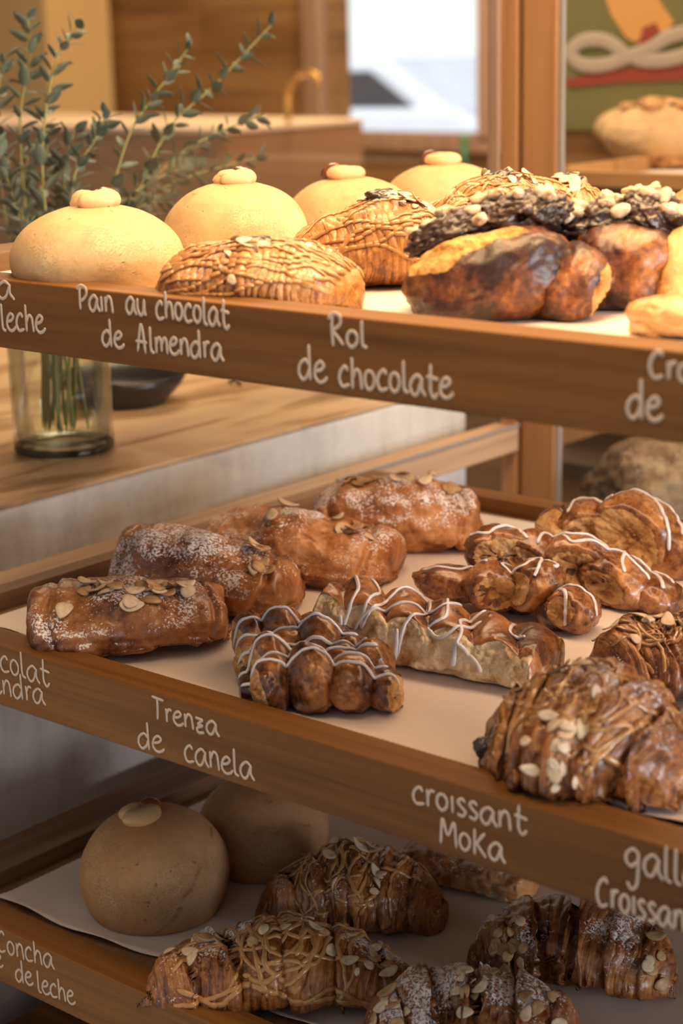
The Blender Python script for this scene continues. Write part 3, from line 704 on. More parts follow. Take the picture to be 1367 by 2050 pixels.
def threads(it, P, n, seed, u0=.08, u1=.92, v0=.05, v1=.48, r=.00115, mat='caramel_lit'):
    g = Geo(); rnd = random.Random(seed)
    for i in range(n):
        v = v0 + (v1 - v0) * (i + .5) / n; ph = rnd.uniform(0, 6)
        pts = [(u0 + (u1 - u0) * k / 7 + rnd.uniform(-.012, .012), v + .035 * math.sin(k * .9 + ph) + rnd.uniform(-.012, .012)) for k in range(8)]
        drizzle_uv(g, P, pts, r * rnd.uniform(.8, 1.3), seed + i, lift=.6)
    g.build('caramel_strands', M[mat], it.root)
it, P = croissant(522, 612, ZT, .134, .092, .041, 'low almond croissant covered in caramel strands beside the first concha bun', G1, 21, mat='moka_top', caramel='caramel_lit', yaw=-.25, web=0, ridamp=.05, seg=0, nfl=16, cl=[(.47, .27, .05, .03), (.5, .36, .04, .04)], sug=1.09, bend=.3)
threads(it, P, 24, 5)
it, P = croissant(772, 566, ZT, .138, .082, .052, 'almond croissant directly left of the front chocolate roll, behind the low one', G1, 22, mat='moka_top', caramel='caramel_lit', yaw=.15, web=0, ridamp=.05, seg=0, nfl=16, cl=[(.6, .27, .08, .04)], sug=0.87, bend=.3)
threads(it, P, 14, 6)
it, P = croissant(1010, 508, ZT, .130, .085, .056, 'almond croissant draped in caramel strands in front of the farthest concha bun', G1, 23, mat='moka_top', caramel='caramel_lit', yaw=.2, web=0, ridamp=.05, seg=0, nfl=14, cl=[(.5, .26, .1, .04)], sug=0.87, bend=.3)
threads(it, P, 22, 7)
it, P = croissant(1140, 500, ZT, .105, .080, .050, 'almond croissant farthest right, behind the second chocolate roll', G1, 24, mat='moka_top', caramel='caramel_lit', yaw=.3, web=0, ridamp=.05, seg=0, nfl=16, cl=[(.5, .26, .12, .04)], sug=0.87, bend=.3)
threads(it, P, 12, 8)
G2 = 'mocha croissants on the middle tray'
it, P = croissant(1178, 1566, ZM, .130, .118, .066, 'large mocha croissant with pale almond slices at the front right of the middle tray', G2, 31, yaw=-.5, bend=.35, web=11, ridamp=.075, nfl=30, cl=[(.58, .36, .05, .06), (.62, .43, .05, .04), (.45, .27, .05, .03)], sug=1.01, kinds=(0, 1, 0, 4), thr=.0012, vspan=(.05, .46), taper=.2)
Pm, _ = blob((-.052, -.030, .020), (.007, .004, .006), lump=.3, seed=3); Geo().grid(Pm).build('chocolate_spot', M['choc_spot'], it.root)
croissant(1370, 1372, ZM, .130, .085, .048, 'mocha croissant cut off by the right picture edge on the middle tray', G2, 32, yaw=.25, bend=.35, web=8, nfl=12, sug=1.01, cl=[(.3, .22, .1, .04)])
G3 = 'mocha croissants on the bottom tray'
croissant(702, 1838, ZB, .138, .092, .054, 'mocha croissant with dark glaze in front of the half hidden concha bun', G3, 33, yaw=-.12, bend=.35, web=10, nfl=16, sug=0.72, cl=[(.62, .33, .07, .05), (.55, .25, .1, .03)], thr=.0011, vspan=(.10, .46))
croissant(565, 1992, ZB, .205, .082, .050, 'long mocha croissant laced with caramel at the front of the bottom tray', G3, 34, yaw=-.12, bend=.4, web=13, nfl=30, sug=1.23, cl=[(.25, .27, .07, .05), (.55, .27, .06, .05), (.82, .27, .06, .05)], thr=.0014, kinds=(0, 1, 4, 2), vspan=(.08, .47))
G4 = 'almond croissants on the bottom tray'
croissant(1150, 1950, ZB, .150, .088, .052, 'sugar dusted almond croissant under the rail at the right of the bottom tray', G4, 35, yaw=-.2, bend=.4, web=0, nfl=26, sug=1.23, cl=[(.17, .30, .06, .06), (.2, .4, .04, .04), (.9, .35, .03, .05)], kinds=(2, 3, 0, 2), caramel='caramel', chocolate=False, seg=6)
croissant(950, 2096, ZB, .150, .085, .052, 'almond croissant nearest the viewer, cut off by the bottom picture edge', G4, 36, yaw=-.12, bend=.35, web=0, nfl=30, sug=1.30, cl=[(.12, .34, .06, .06), (.5, .30, .06, .05), (.75, .33, .06, .06)], kinds=(2, 3, 0, 1), chocolate=False, mat='pillow', seg=6)

# ---- almond pastries (pains au chocolat) on the middle tray
def pillow(px, py, L, Wd, H, label, seed, yaw, mat='pillow', sug=1.30, nfl=10, cl=None, hf=None, kinds=(0, 2, 3, 1), z=ZM, bend=0):
    it = Item('almond_pastry', px, py, z, label, 'pastry', 'almond chocolate pastries on the middle tray', yaw)
    P = body_tube(L, Wd, H, nu=150, nv=110, bend=bend, taper=.58, pw=3.0, sq=.95, flat=.24, lump=.26, seed=seed, hfun=hf, seg=0, ridges=0)
    # puff-pastry seams: two folds running along the length
    th = np.linspace(0, 2 * PI, P.shape[1], endpoint=False); s = np.linspace(-1, 1, P.shape[0]); S, T = np.meshgrid(s, th, indexing='ij'); N = norms(P)
    fold = -.0035 * np.exp(-((T - 3.75 + .12 * np.sin(3 * S + seed)) / .10) ** 2) - .0030 * np.exp(-((np.abs(S) - .72 + .08 * np.sin(2 * T)) / .035) ** 2) + .0007 * np.sin(34 * np.sin(T) + 3 * noise(P, 30, seed)) * (np.sin(T) < .25)
    P = P + N * fold[..., None]; P[..., 2] = np.maximum(P[..., 2], .0003)
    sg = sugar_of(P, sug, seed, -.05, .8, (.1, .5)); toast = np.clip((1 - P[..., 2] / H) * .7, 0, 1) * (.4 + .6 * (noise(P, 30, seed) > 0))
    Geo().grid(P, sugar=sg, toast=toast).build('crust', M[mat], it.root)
    flakes_uv(it.root, P, nfl, (.3, .7), (.2, .33), seed, kinds, 1.25, .3, cl)
    return it, P
pillow(262, 1290, .146, .088, .047, 'sugar dusted almond pastry at the front left of the middle tray', 41, .05, nfl=24, cl=[(.42, .30, .1, .035), (.62, .30, .08, .03)], sug=1.35, hf=lambda s: 1 - .12 * s)
pillow(422, 1206, .148, .086, .050, 'sugar dusted almond pastry second from the left on the middle tray', 42, -.50, nfl=8, cl=[(.8, .28, .05, .04)], sug=1.4, hf=lambda s: 1 - .16 * s)
pillow(604, 1142, .165, .090, .047, 'golden almond pastry third from the left on the middle tray', 43, -.38, mat='pillow_pale', nfl=14, cl=[(.45, .27, .08, .03), (.75, .27, .05, .03)], sug=1.15, hf=lambda s: 1 - .14 * s)
pillow(798, 1088, .140, .078, .055, 'plump almond pastry at the back of the middle tray near the wooden post', 44, -.05, mat='pillow_pale', nfl=16, cl=[(.3, .27, .1, .03), (.72, .27, .1, .03)], sug=1.25)

# ---- chocolate rolls on the top tray
def choc_roll(px, py, label, seed, lobes, top, nn, group='chocolate rolls on the top tray', mat='roll'):
    it = Item('chocolate_roll', px, py, ZT, label, 'pastry', group); g = Geo(); rnd = random.Random(seed)
    objs = []
    for k, (dx, up, aw, rx, ry, rz, rot, pale, *bt) in enumerate(lobes):
        c = it.l(dx, up, aw); P, cr = blob(c, (it.m(rx), ry, it.m(rz)), rot, nu=90, nv=100, lump=.10, seed=seed + k, zmin=0, groove=4, gamp=.02, sq=.8, bites=bt[0] if bt else ())
        N = norms(P); edge = sstep(.45, .8, noise(P, 20, seed + k, 2) + pale)
        o = Geo().grid(P, crumb=cr * .9, toast=np.clip(.35 + .8 * noise(P, 30, seed + 9 + k, 2) - edge, -1.2, 1), pale=edge * (pale < .7)).build('dough_strand', M['dough'] if pale > .7 else M[mat], it.root); objs.append(o)
    if top:
        g = Geo(); obs = []
        for k, (dx, up, aw, rx, ry, rz, rot) in enumerate(top):
            c = it.l(dx, up, aw); P, _ = blob(c, (it.m(rx), ry, it.m(rz)), rot, nu=90, nv=90, lump=.30, seed=seed + 20 + k)
            P = P + norms(P) * (noise(P, 210, seed, 3) * .0028)[..., None]; g.grid(P)
        co = g.build('chocolate_crumble', M['chocolate'], it.root); b = bvh_of([co]); vs = [v.co for v in co.data.vertices]
        xs = [v.x for v in vs]; ys = [v.y for v in vs]; c = 0
        for _ in range(900):
            if c >= nn: break
            x = rnd.uniform(min(xs), max(xs)); y = rnd.uniform(min(ys), max(ys)); h = b.ray_cast(Vector((x, y, .3)), Vector((0, 0, -1)))
            if h[0] is not None: put(rnd.choice(NUT), 'nut_piece', it.root, h[0], h[1], rnd, 1.35, .6, .0012); c += 1
    return it
choc_roll(1005, 625, 'dark glazed chocolate roll topped with nuts at the front of the top tray', 51,
    [(-22, 62, -.004, 165, .038, 98, (0, -.26, 0), .0, [((-.30, -.50, .85), .90, 0), ((-.62, -.42, .66), .88, 0), ((.05, -.45, .95), .91, 0)]), (132, 42, -.004, 62, .036, 92, (0, .50, 0), .0, [((1, -.45, -.1), .80, 0)]), (-150, 40, .012, 30, .03, 55, (0, 0, 0), .3, [((-.6, -.6, .1), .7, 0)])],
    [(-80, 168, .012, 122, .022, 36, (0, -.33, 0)), (45, 200, .014, 88, .026, 40, (0, -.10, 0)), (0, 160, .03, 120, .02, 50, (0, -.3, 0))], 20)
choc_roll(1262, 606, 'chocolate roll heaped with chopped nuts behind the front chocolate roll', 52,
    [(-15, 66, .0, 112, .042, 100, (0, 0, 0), .0), (-95, 92, .02, 70, .03, 60, (0, -.3, 0), .8), (105, 55, .0, 80, .04, 110, (0, .5, 0), .75)],
    [(-45, 158, .012, 118, .034, 46, (0, -.05, 0)), (60, 165, .012, 86, .032, 44, (0, .25, 0))], 40)
choc_roll(1400, 482, 'golden twisted roll at the right picture edge behind the nut topped rolls', 53,
    [(0, 50, .0, 70, .035, 60, (0, -.5, 0), .6), (40, 60, .01, 60, .03, 50, (0, .3, 0), .3)], [], 0)
def craggy(px, py, z, w, h, label, seed, mat='dough', name='fruit_bun', cat='sweet bun'):
    it = Item(name, px, py, z, label, cat); g = Geo(); rnd = random.Random(seed)
    for k in range(6):
        a = k / 6 * 6.28; c = it.l(w * .27 * math.cos(a), h * .42, .018 * math.sin(a)); P, cr = blob(c, (it.m(w * .27), .022, it.m(h * .46)), (0, rnd.uniform(-.5, .5), a), lump=.18, seed=seed + k, zmin=0, groove=4, gamp=.05)
        g.grid(P, toast=np.clip(noise(P, 50, seed, 2), 0, 1), pale=.3)
    g.build('crust', M[mat], it.root); b = bvh_of([it.root.children[0]])
    return it
craggy(1352, 672, ZT, 160, 78, 'small craggy golden pastry at the front right end of the top tray', 61)

# ---- cinnamon braids (trenzas)
GT = 'cinnamon braids on the middle tray'
def trenza_root(px, py, label): return Item('cinnamon_braid', px, py, ZM, label, 'pastry', GT)
VD = Vector((0, -.966, -.0)) # unused view-side reference
def finish(it, blobs, label_lines, seed, mat='trenza', rad=.0014, name='dough'):
    g = Geo()
    for (P, cr, ts) in blobs: g.grid(P, crumb=cr, toast=np.clip(ts + .5 * noise(P, 40, seed, 2), -.6, 1.2))
    o = g.build(name, M[mat], it.root); b = bvh_of([o]); gi = Geo()
    for k, ln in enumerate(label_lines):
        drape(gi, b, [tuple(it.m(q[0]) if i == 0 else q[1] for i in (0, 1)) for q in ln], rad, seed + k, n=90)
    if gi.n: gi.build('icing', M['icing'], it.root)
    return o, b
# front braid: three plaits of glazed lobes receding from the rail
it = trenza_root(628, 1366, 'iced cinnamon braid with plaited dark lobes at the front of the middle tray')
bl = []; rnd = random.Random(7)
ax = np.array([-.016, .1]); rowy = [-.050, -.021, .008, .036]
for r_, yy in enumerate(rowy):
    for c_, xx in enumerate((-.035, -.010, .016, .038)):
        x = xx * (1.0 - .06 * r_) - .0085 * (r_) + .008 + (.004 if r_ % 2 else 0); edgec = c_ == 0
        hz = .0235 + .004 * math.sin(r_ * 2.1 + c_ * 1.7)
        if c_ == 3: hz -= .004
        bites = [((-1, -.3, -.35), .35, .12)] if c_ == 0 else ([((.9, -.6, .1), .45, .25)] if (c_ == 3 and r_ == 0) else [])
        P, cr = blob((x, yy, hz * .74), (.0215, .0160 if c_ in (1, 2) else .0140, hz * .80), (0, 0, PI / 2 + (.22 if (r_ + c_) % 2 else -.22)), nu=48, nv=52, lump=.14, seed=70 + r_ * 5 + c_, zmin=0, bites=bites, groove=4, gamp=.07)
        bl.append((P, cr, .25 if (r_ + c_) % 2 else .05))
P = body_tube(.085, .09, .018, nu=60, nv=60, taper=.85, pw=5, sq=.7, seed=4); P = P[..., [0, 1, 2]].copy(); P[..., 0] -= .008; bl.append((P, np.zeros(P.shape[:2]), .7))
S_ = it.S; lines = []
for k, yy in enumerate((-.056, -.041, -.025, -.010, .008, .028)):
    x0 = (-.044 - .005 * k) * S_; x1 = (.054 - .006 * k) * S_
    lines.append([(x0 + (x1 - x0) * q, yy + .004 - .006 * q + rnd.uniform(-.0022, .0022)) for q in (0, .25, .5, .75, 1)])
finish(it, bl, lines, 71, rad=.0015)
o = [c for c in it.root.children if c.name.startswith('icing')][0]
# cut slab showing its crumb
it = Item('cinnamon_braid', 868, 1326, ZM, 'long cut cinnamon braid lying with its pale open crumb toward the viewer', 'pastry', GT, -.52)
L, Wd, H = .176, .062, .041
s = np.linspace(-1, 1, 260); nv = 130; th = np.linspace(0, 2 * PI, nv, endpoint=False); S, T = np.meshgrid(s, th, indexing='ij')
c, d = np.cos(T), np.sin(T); cc = np.sign(c) * np.abs(c) ** .55; dd = np.sign(d) * np.abs(d) ** .55
pf = np.clip((1 - np.abs(s)) / .07, 0, 1); pf = (1 - (1 - pf) ** 2) ** .5 + .001; pf = .25 + .75 * pf
lob = .80 + .22 * np.abs(np.sin((S * 2.6 + .5 * cc + .15) * PI)) ** .8 + .05 * noise(np.stack([S * 3, cc, dd], -1), 2, 5, 2)
hz = H * (1.0 - .22 * S)
Z = np.where(dd > 0, hz * pf[:, None] * (.42 + (lob - .42) * dd * (.86 + .14 * cc)), hz * pf[:, None] * .42 * (1 + dd))
Yc = cc * Wd / 2 * (.93 + .07 * np.abs(np.sin(S * 2.6 * PI + 1))) * (.4 + .6 * pf[:, None]); X = S * L / 2
# the cut face leans back a little and is torn open
P = np.stack([X, Yc, Z], -1); front = sstep(-.55, -.85, cc) * sstep(.92, .76, Z / (hz * lob + 1e-6) + .12 * noise(P, 60, 3, 2)) * sstep(.99, .93, np.abs(S))
P[..., 1] += front * (.004 * (1 + noise(P, 70, 8, 3)) + .006 * sstep(.25, .6, noise(P * np.array([1, 1, 1.8]), 38, 12, 2))) + .30 * (P[..., 2] - .01) * (cc < 0) * np.clip(-cc, 0, 1)
tb = np.clip(.4 * noise(P, 30, 2, 2) + sstep(.75, .3, lob - .2), 0, 1) + .9 * sstep(.45, .9, S) * (cc > -.5)
P[..., 2] = np.maximum(P[..., 2], .0003)
N = norms(P); P = P + N * ((noise(P, 120, 2, 3) * .0011))[..., None]
o = Geo().grid(P, crumb=front, toast=tb).build('dough', M['slab'], it.root); b = bvh_of([o]); gi = Geo()
for k, ln in enumerate([[(-.075, .02), (-.06, .0), (-.058, -.02), (-.062, -.034)], [(-.066, .026), (-.05, .012), (-.045, -.02), (-.04, -.01), (-.035, .02), (-.02, .028)], [(-.05, -.022), (-.02, .002), (.0, .004), (.01, .022)],
        [(-.02, .03), (-.006, .004), (-.012, -.02), (-.016, -.034)], [(.0, .02), (.012, -.004), (.004, -.014), (.02, -.018), (.034, .006)], [(.03, .02), (.022, .0), (.03, -.016), (.028, -.03)], [(.03, -.022), (.045, -.024), (.054, -.028)], [(.05, .022), (.056, .004), (.062, .0), (.07, .0)]]):
    drape(gi, b, ln, .0014, 200 + k, n=70)
# thick runs down the cut face
for k, (x0, zt, zb_) in enumerate(((-.062, .030, .018), (-.016, .028, .006), (.0285, .024, .010))):
    pts = [(x0 + .001 * math.sin(3 * q), zt + (zb_ - zt) * q) for q in np.linspace(0, 1, 14)]; Q = []; NN = []
    for (x, z_) in pts:
        h = b.ray_cast(Vector((x, -.2, z_)), Vector((0, 1, 0)))
        if h[0] is not None: Q.append(np.array(h[0]) + np.array([0, -.0008, 0])); NN.append((0, -1, .2))
    if len(Q) > 5: tube(gi, Q, np.linspace(.0016, .0026, len(Q)), nv=10, up=np.array(NN), flat=.6)
gi.build('icing', M['icing'], it.root)
# torn twisted pieces behind it
it = trenza_root(985, 1232, 'twisted cinnamon braid piece right behind the cut braid')
bl = []
for (dx, up, aw, rx, ry, rz, rot, bites, ts) in [
    (-75, 62, .012, 85, .022, 36, (0, .10, 0), [], .15), (0, 58, .0, 62, .024, 48, (0, .2, 0), [((.25, -1, -.1), .55, .45)], .0),
    (85, 62, -.004, 60, .022, 50, (0, -.35, 0), [((-.9, -.6, .1), .7, .2)], .1), (55, 40, .012, 50, .02, 36, (0, 0, 0), [], .5)]:
    P, cr = blob(it.l(dx, up, aw), (it.m(rx), ry, it.m(rz)), rot, bites=bites, seed=81 + len(bl), lump=.14, zmin=0); bl.append((P, cr, ts))
finish(it, bl, [[(-140, .012), (-70, .004), (-40, .016), (-10, .0)], [(40, .014), (20, .0), (62, -.008), (84, .006), (60, .014)], [(62, .016), (96, .006), (92, -.014), (82, -.02)], [(70, .02), (110, .01), (128, -.004), (120, -.012)]], 82)
it = trenza_root(1148, 1262, 'small iced end piece of cinnamon braid on the open parchment')
bl = []
for (dx, up, aw, rx, ry, rz, rot, bites, ts) in [(0, 42, .0, 55, .021, 46, (0, .15, 0), [((-.8, -.9, .2), .72, .25)], .05), (-30, 30, .012, 50, .018, 34, (0, 0, 0), [], .4)]:
    P, cr = blob(it.l(dx, up, aw), (it.m(rx), ry, it.m(rz)), rot, bites=bites, seed=86 + len(bl), lump=.13, zmin=0); bl.append((P, cr, ts))
finish(it, bl, [[(-40, .012), (0, .004), (34, -.004), (44, -.014)], [(-32, .006), (-16, -.010), (-18, -.018), (-22, -.02)]], 87)
it = trenza_root(1145, 1202, 'torn cinnamon braid with hollow crumb lying across the right of the middle tray')
bl = []
for (dx, up, aw, rx, ry, rz, rot, bites, ts) in [
    (-140, 92, .012, 78, .028, 56, (0, .15, 0), [((.15, -1, .0), .45, .55)], .1), (-75, 84, .016, 70, .026, 58, (0, .3, 0), [((-.6, -1, 0), .75, .3)], .1),
    (15, 70, .004, 82, .028, 62, (0, .35, 0), [((-.1, -1, -.1), .60, .50)], .0), (90, 40, -.006, 84, .028, 54, (0, .45, 0), [((-.7, -1, -.1), .72, .35)], .0), (160, 12, -.008, 60, .024, 46, (0, .3, 0), [], .3)]:
    P, cr = blob(it.l(dx, up, aw), (it.m(rx), ry, it.m(rz)), rot, bites=bites, seed=91 + len(bl), lump=.13); P[..., 2] = np.maximum(P[..., 2], .0003); bl.append((P, cr, ts))
finish(it, bl, [[(-205, .012), (-170, .004), (-120, .018), (-90, .004)], [(-70, .0), (-50, .012), (0, .004), (40, .016), (70, .004)], [(-20, .0), (0, -.01), (40, -.002), (90, .002), (120, -.01), (150, -.018)], [(60, .01), (100, .006), (96, -.016), (100, -.026)], [(110, .01), (150, .0), (170, -.014), (175, -.026)], [(130, .012), (180, -.002), (196, -.014)]], 92, rad=.0015)
it = trenza_root(1266, 1142, 'arched torn cinnamon braid farthest back at the right of the middle tray')
bl = []
for (dx, up, aw, rx, ry, rz, rot, bites, ts) in [
    (-155, 76, .012, 42, .022, 50, (0, .2, 0), [((-.2, -1, 0), .2, .15)], .1), (-85, 92, .012, 72, .026, 48, (0, .1, 0), [((.1, -1, -.3), .55, .5)], .15),
    (10, 72, .0, 96, .034, 74, (0, .5, 0), [((-.55, -1, -.1), .50, .5)], -.1), (85, 36, .0, 64, .03, 66, (0, .9, 0), [], .1), (140, 20, .012, 50, .026, 52, (0, .6, 0), [], .2)]:
    P, cr = blob(it.l(dx, up, aw), (it.m(rx), ry, it.m(rz)), rot, bites=bites, seed=101 + len(bl), lump=.12, groove=4, gamp=.03); P[..., 2] = np.maximum(P[..., 2], .0003); bl.append((P, cr, ts))
finish(it, bl, [[(-130, .0), (-105, .02), (-70, .01), (-40, .0)], [(-50, .02), (0, .012), (40, .0), (58, -.016), (70, -.026)], [(-30, .026), (30, .02), (70, .008), (92, -.008), (96, -.02)], [(60, .03), (100, .02), (130, .006), (140, -.01)]], 102, rad=.0016)
# crumb fallen by the front braid
P, cr = blob((0, 0, .0011), (.0022, .0012, .0011), lump=.4, seed=2, nu=14, nv=14); o = Geo().grid(P).build('pastry_crumb', M['pillow']); o.location = [float(q) for q in at(801, 1417, z=ZM)]; o.rotation_euler = (0, 0, YAW)
setp(o, 'tiny brown crumb fallen on the parchment beside the front braid', 'crumb')
# flat baked slice behind, on the bottom tray
it = Item('almond_slice_pastry', 935, 1762, ZB, 'flat layered pastry slice mostly hidden under the middle tray rail', 'pastry', None, -.42)
P = body_tube(.112, .055, .022, nu=110, nv=70, taper=.8, pw=5, sq=.6, lump=.2, seed=9, ridges=9, ridamp=.1)
Geo().grid(P, crumb=sstep(-.2, .3, noise(P, 30, 3, 2)) * .55, sugar=sugar_of(P, .6, 3)).build('crust', M['pillow_pale'], it.root)

# ------------------------------------------------------------------ vase, eucalyptus, bowl on the counter
vp_ = at(130, 903, z=ZC); vx, vy = vp_[0], vp_[1]
VR = 200 / (F / depth_of(vp_)) / 2
vs = empty('glass_vase', (vx, vy, ZC), 0, 'clear glass cylinder vase of eucalyptus on the wooden counter', 'vase')
g = Geo(); lathe(g, [(.001, .0002), (VR * .90, .0002), (VR * .97, .003), (VR, .010), (VR * 1.0, .05), (VR * 1.02, .12), (VR * 1.03, .168), (VR * 1.0, .168), (VR * .975, .12), (VR * .955, .05), (VR * .94, .018), (VR * .85, .011), (.001, .0105)]); g.build('glass_wall', M['vase_glass'], vs)
g = Geo(); lathe(g, [(.001, .0115), (VR * .84, .0115), (VR * .93, .019), (VR * .945, .05), (VR * .955, .095), (.001, .095)]); g.build('water', M['water'], vs)
g = Geo(); 
a = np.linspace(0, 2 * PI, 60)
tube(g, np.stack([VR * .93 * np.cos(a), VR * .93 * np.sin(a), np.full(60, .006)], -1), .0035, round_ends=False); g.build('base_ring', glassm('thick_glass', (.25, .30, .22), 1.0), vs)
def leafm(name, a, b):
    m = NT(name); n = m.noise(m.obj(), 40, 3); m.col(m.ramp(n, [(.3, a), (.7, b)])); m.rough(.55)
    m.p.inputs['Subsurface Weight'].default_value = 0; return m.m
M['leaf'] = leafm('eucalyptus_leaf', (.075, .11, .075), (.16, .20, .145)); M['stem'] = plain('green_stem', (.26, .25, .09), .6)
def branch(pts, label, seed, nl, ls=.020, wood_=.0016, spread=1.0):
    rnd = random.Random(seed); Q = catmull(pts, 60); low = pts[-1][2] < ZC + .25; base = Q[0].copy()
    r = empty('eucalyptus_branch', base, 0, label, 'plant', 'eucalyptus branches in the vase')
    g = tube(Geo(), Q - base, np.linspace(wood_, wood_ * .45, 60), nv=7); g.build('stem', M['stem'], r)
    g = Geo()
    for i in range(nl):
        t = (.35 if low else .26) + (.65 if low else .74) * (i / nl) ** .85; k = int(t * 59); p = Q[k] - base; d = Q[min(59, k + 1)] - Q[max(0, k - 1)]; d /= np.linalg.norm(d)
        a = i * 2.4 + rnd.uniform(-.4, .4); side = np.cross(d, [0, 0, 1.0]) if abs(d[2]) < .95 else np.array([1.0, 0, 0]); side /= np.linalg.norm(side); w = np.cross(side, d)
        o_ = math.cos(a) * side + math.sin(a) * w; ld = d * rnd.uniform(.35, .9) + o_ * rnd.uniform(.5, .95) * spread; ld /= np.linalg.norm(ld)
        L_ = ls * rnd.uniform(.65, 1.15) * (1 - .35 * t); Wl = L_ * rnd.uniform(.40, .58); nn = np.cross(ld, np.cross(o_, d) + .4 * np.array([rnd.uniform(-1, 1), rnd.uniform(-1, 1), rnd.uniform(-1, 1)])); nn /= np.linalg.norm(nn); sd = np.cross(nn, ld)
        n1 = 9; V = []; st = p + ld * .003
        for q in range(n1):
            s_ = q / (n1 - 1); ww = Wl * math.sin(PI * min(1, s_ ** .8 * .98 + .01)) ** .8 * .5 + .0002; c_ = st + ld * L_ * s_ + nn * (L_ * .15 * s_ * s_)
            for h in (-1, 0, 1): V.append(c_ + sd * ww * h - nn * (0.10 * ww * (h == 0)) + nn * .0002)
        Fc = [(q * 3 + h, q * 3 + h + 1, q * 3 + h + 4, q * 3 + h + 3) for q in range(n1 - 1) for h in (0, 1)]; k0 = len(V)
        V += [v - nn * .0004 for v in V[:k0]]; Fc += [(b_[3] + k0, b_[2] + k0, b_[1] + k0, b_[0] + k0) for b_ in Fc[:16]]
        Fc += [(q * 3, q * 3 + 3, q * 3 + 3 + k0, q * 3 + k0) for q in range(n1 - 1)] + [(q * 3 + 2, q * 3 + 2 + k0, q * 3 + 5 + k0, q * 3 + 5) for q in range(n1 - 1)]
        g.raw(V, Fc)
    g.build('foliage', M['leaf'], r); return r
D0 = depth_of(vp_)
def bp(px, py, dd): return at(px, py, d=D0 + dd)
def vb(ax_, ay_, h): return np.array([vx + ax_ * VR, vy + ay_ * VR, ZC + h])
B = [([(.3, .1), (-.2, .2)], [(300, 500, .02), (430, 370, .04), (530, 75, .05)][0:0]),]
brs = [
 ([vb(.1, .1, .02), vb(.3, .2, .13), bp(235, 480, .04), bp(330, 270, .06), bp(430, 170, .08), bp(548, 45, .10)], 'longest eucalyptus branch reaching up and right past the window side', 30, .022),
 ([vb(-.2, .0, .02), vb(.2, .1, .13), bp(190, 500, .02), bp(255, 280, .02), bp(310, 190, .03), bp(385, 85, .03)], 'upright right-leaning eucalyptus branch just left of the longest one', 26, .020),
 ([vb(.3, -.2, .02), vb(.5, .1, .13), bp(260, 420, .06), bp(360, 310, .08), bp(450, 260, .10), bp(535, 228, .12)], 'eucalyptus branch ending level with the bright cabinet edge', 22, .018),
 ([vb(.0, .3, .02), vb(.5, .2, .13), bp(250, 440, .10), bp(340, 370, .12), bp(440, 335, .14), bp(530, 312, .15)], 'lowest right-hand eucalyptus branch just above the concha buns', 22, .018),
 ([vb(-.4, .1, .02), vb(-.3, .1, .13), bp(60, 480, .0), bp(40, 250, .0), bp(60, 120, .02), bp(55, 25, .02)], 'tall eucalyptus branch rising at the far left edge', 26, .021),
 ([vb(-.1, -.3, .02), vb(-.1, -.1, .13), bp(95, 480, -.02), bp(85, 300, -.02), bp(110, 130, .0), bp(160, 45, .0)], 'eucalyptus branch leaning right beside the tall left one', 26, .021),
 ([vb(-.5, -.1, .02), vb(-.5, .0, .13), bp(20, 480, .02), bp(0, 330, .02), bp(-5, 200, .02), bp(10, 110, .02)], 'eucalyptus branch crossing the left picture edge', 24, .020),
 ([vb(.2, -.3, .02), vb(.1, -.1, .13), bp(140, 470, .0), bp(150, 350, .0), bp(190, 280, .0), bp(215, 225, .0)], 'short eucalyptus branch in the middle of the bunch', 28, .018),
 ([vb(.4, .3, .02), vb(.3, .2, .13), bp(200, 470, .02), bp(250, 400, .02), bp(330, 350, .04), bp(390, 330, .06)], 'short eucalyptus branch spreading right behind the concha buns', 26, .017),
 ([vb(-.3, .3, .02), vb(-.2, .2, .13), bp(80, 480, .06), bp(30, 400, .08), bp(-10, 340, .08)], 'low eucalyptus branch bending to the left edge', 26, .018),
 ([vb(.0, -.1, .02), vb(.0, .0, .13), bp(120, 480, .04), bp(120, 400, .05), bp(95, 300, .05), bp(90, 200, .05)], 'eucalyptus branch standing upright in the middle of the vase', 30, .018),
 ([vb(-.1, .4, .02), vb(.2, .3, .13), bp(170, 480, .08), bp(240, 430, .10), bp(290, 380, .10), bp(330, 260, .12)], 'eucalyptus branch at the back of the bunch', 30, .017)]
brs += [([vb(.3, -.3, .02), vb(-.1, -.2, .09), vb(-.5, -.2, .16), vb(-.7, -.1, .22)], 'short leafy eucalyptus sprig low inside the vase, leaning left', 14, .018), ([vb(-.3, -.1, .02), vb(.2, -.2, .09), vb(.5, -.2, .15), vb(.8, .0, .21)], 'short leafy eucalyptus sprig low inside the vase, leaning right', 14, .018),
 ([vb(-.2, -.3, .02), vb(-.2, -.1, .13), bp(70, 520, -.03), bp(40, 440, -.03), bp(15, 360, -.03), bp(-8, 290, -.03)], 'leafy eucalyptus branch filling the lower left corner of the bunch', 30, .021),
 ([vb(.1, .2, .02), vb(.0, .1, .13), bp(130, 500, .03), bp(150, 430, .03), bp(125, 350, .04), bp(150, 260, .05)], 'leafy eucalyptus branch right behind the first concha bun', 30, .020),
 ([vb(.3, .0, .02), vb(.2, .0, .13), bp(170, 500, .01), bp(230, 440, .01), bp(290, 410, .02), bp(345, 400, .03)], 'eucalyptus branch drooping low between the first two concha buns', 26, .019),
 ([vb(-.3, -.2, .02), vb(-.3, .0, .13), bp(60, 500, .03), bp(80, 420, .03), bp(50, 350, .03), bp(75, 270, .04)], 'leafy eucalyptus branch just left of the middle of the bunch', 30, .021)]
for i, (pts, lb, nl, ls) in enumerate(brs): branch(pts, lb, 300 + i, int(nl * 1.7), ls * 1.22)
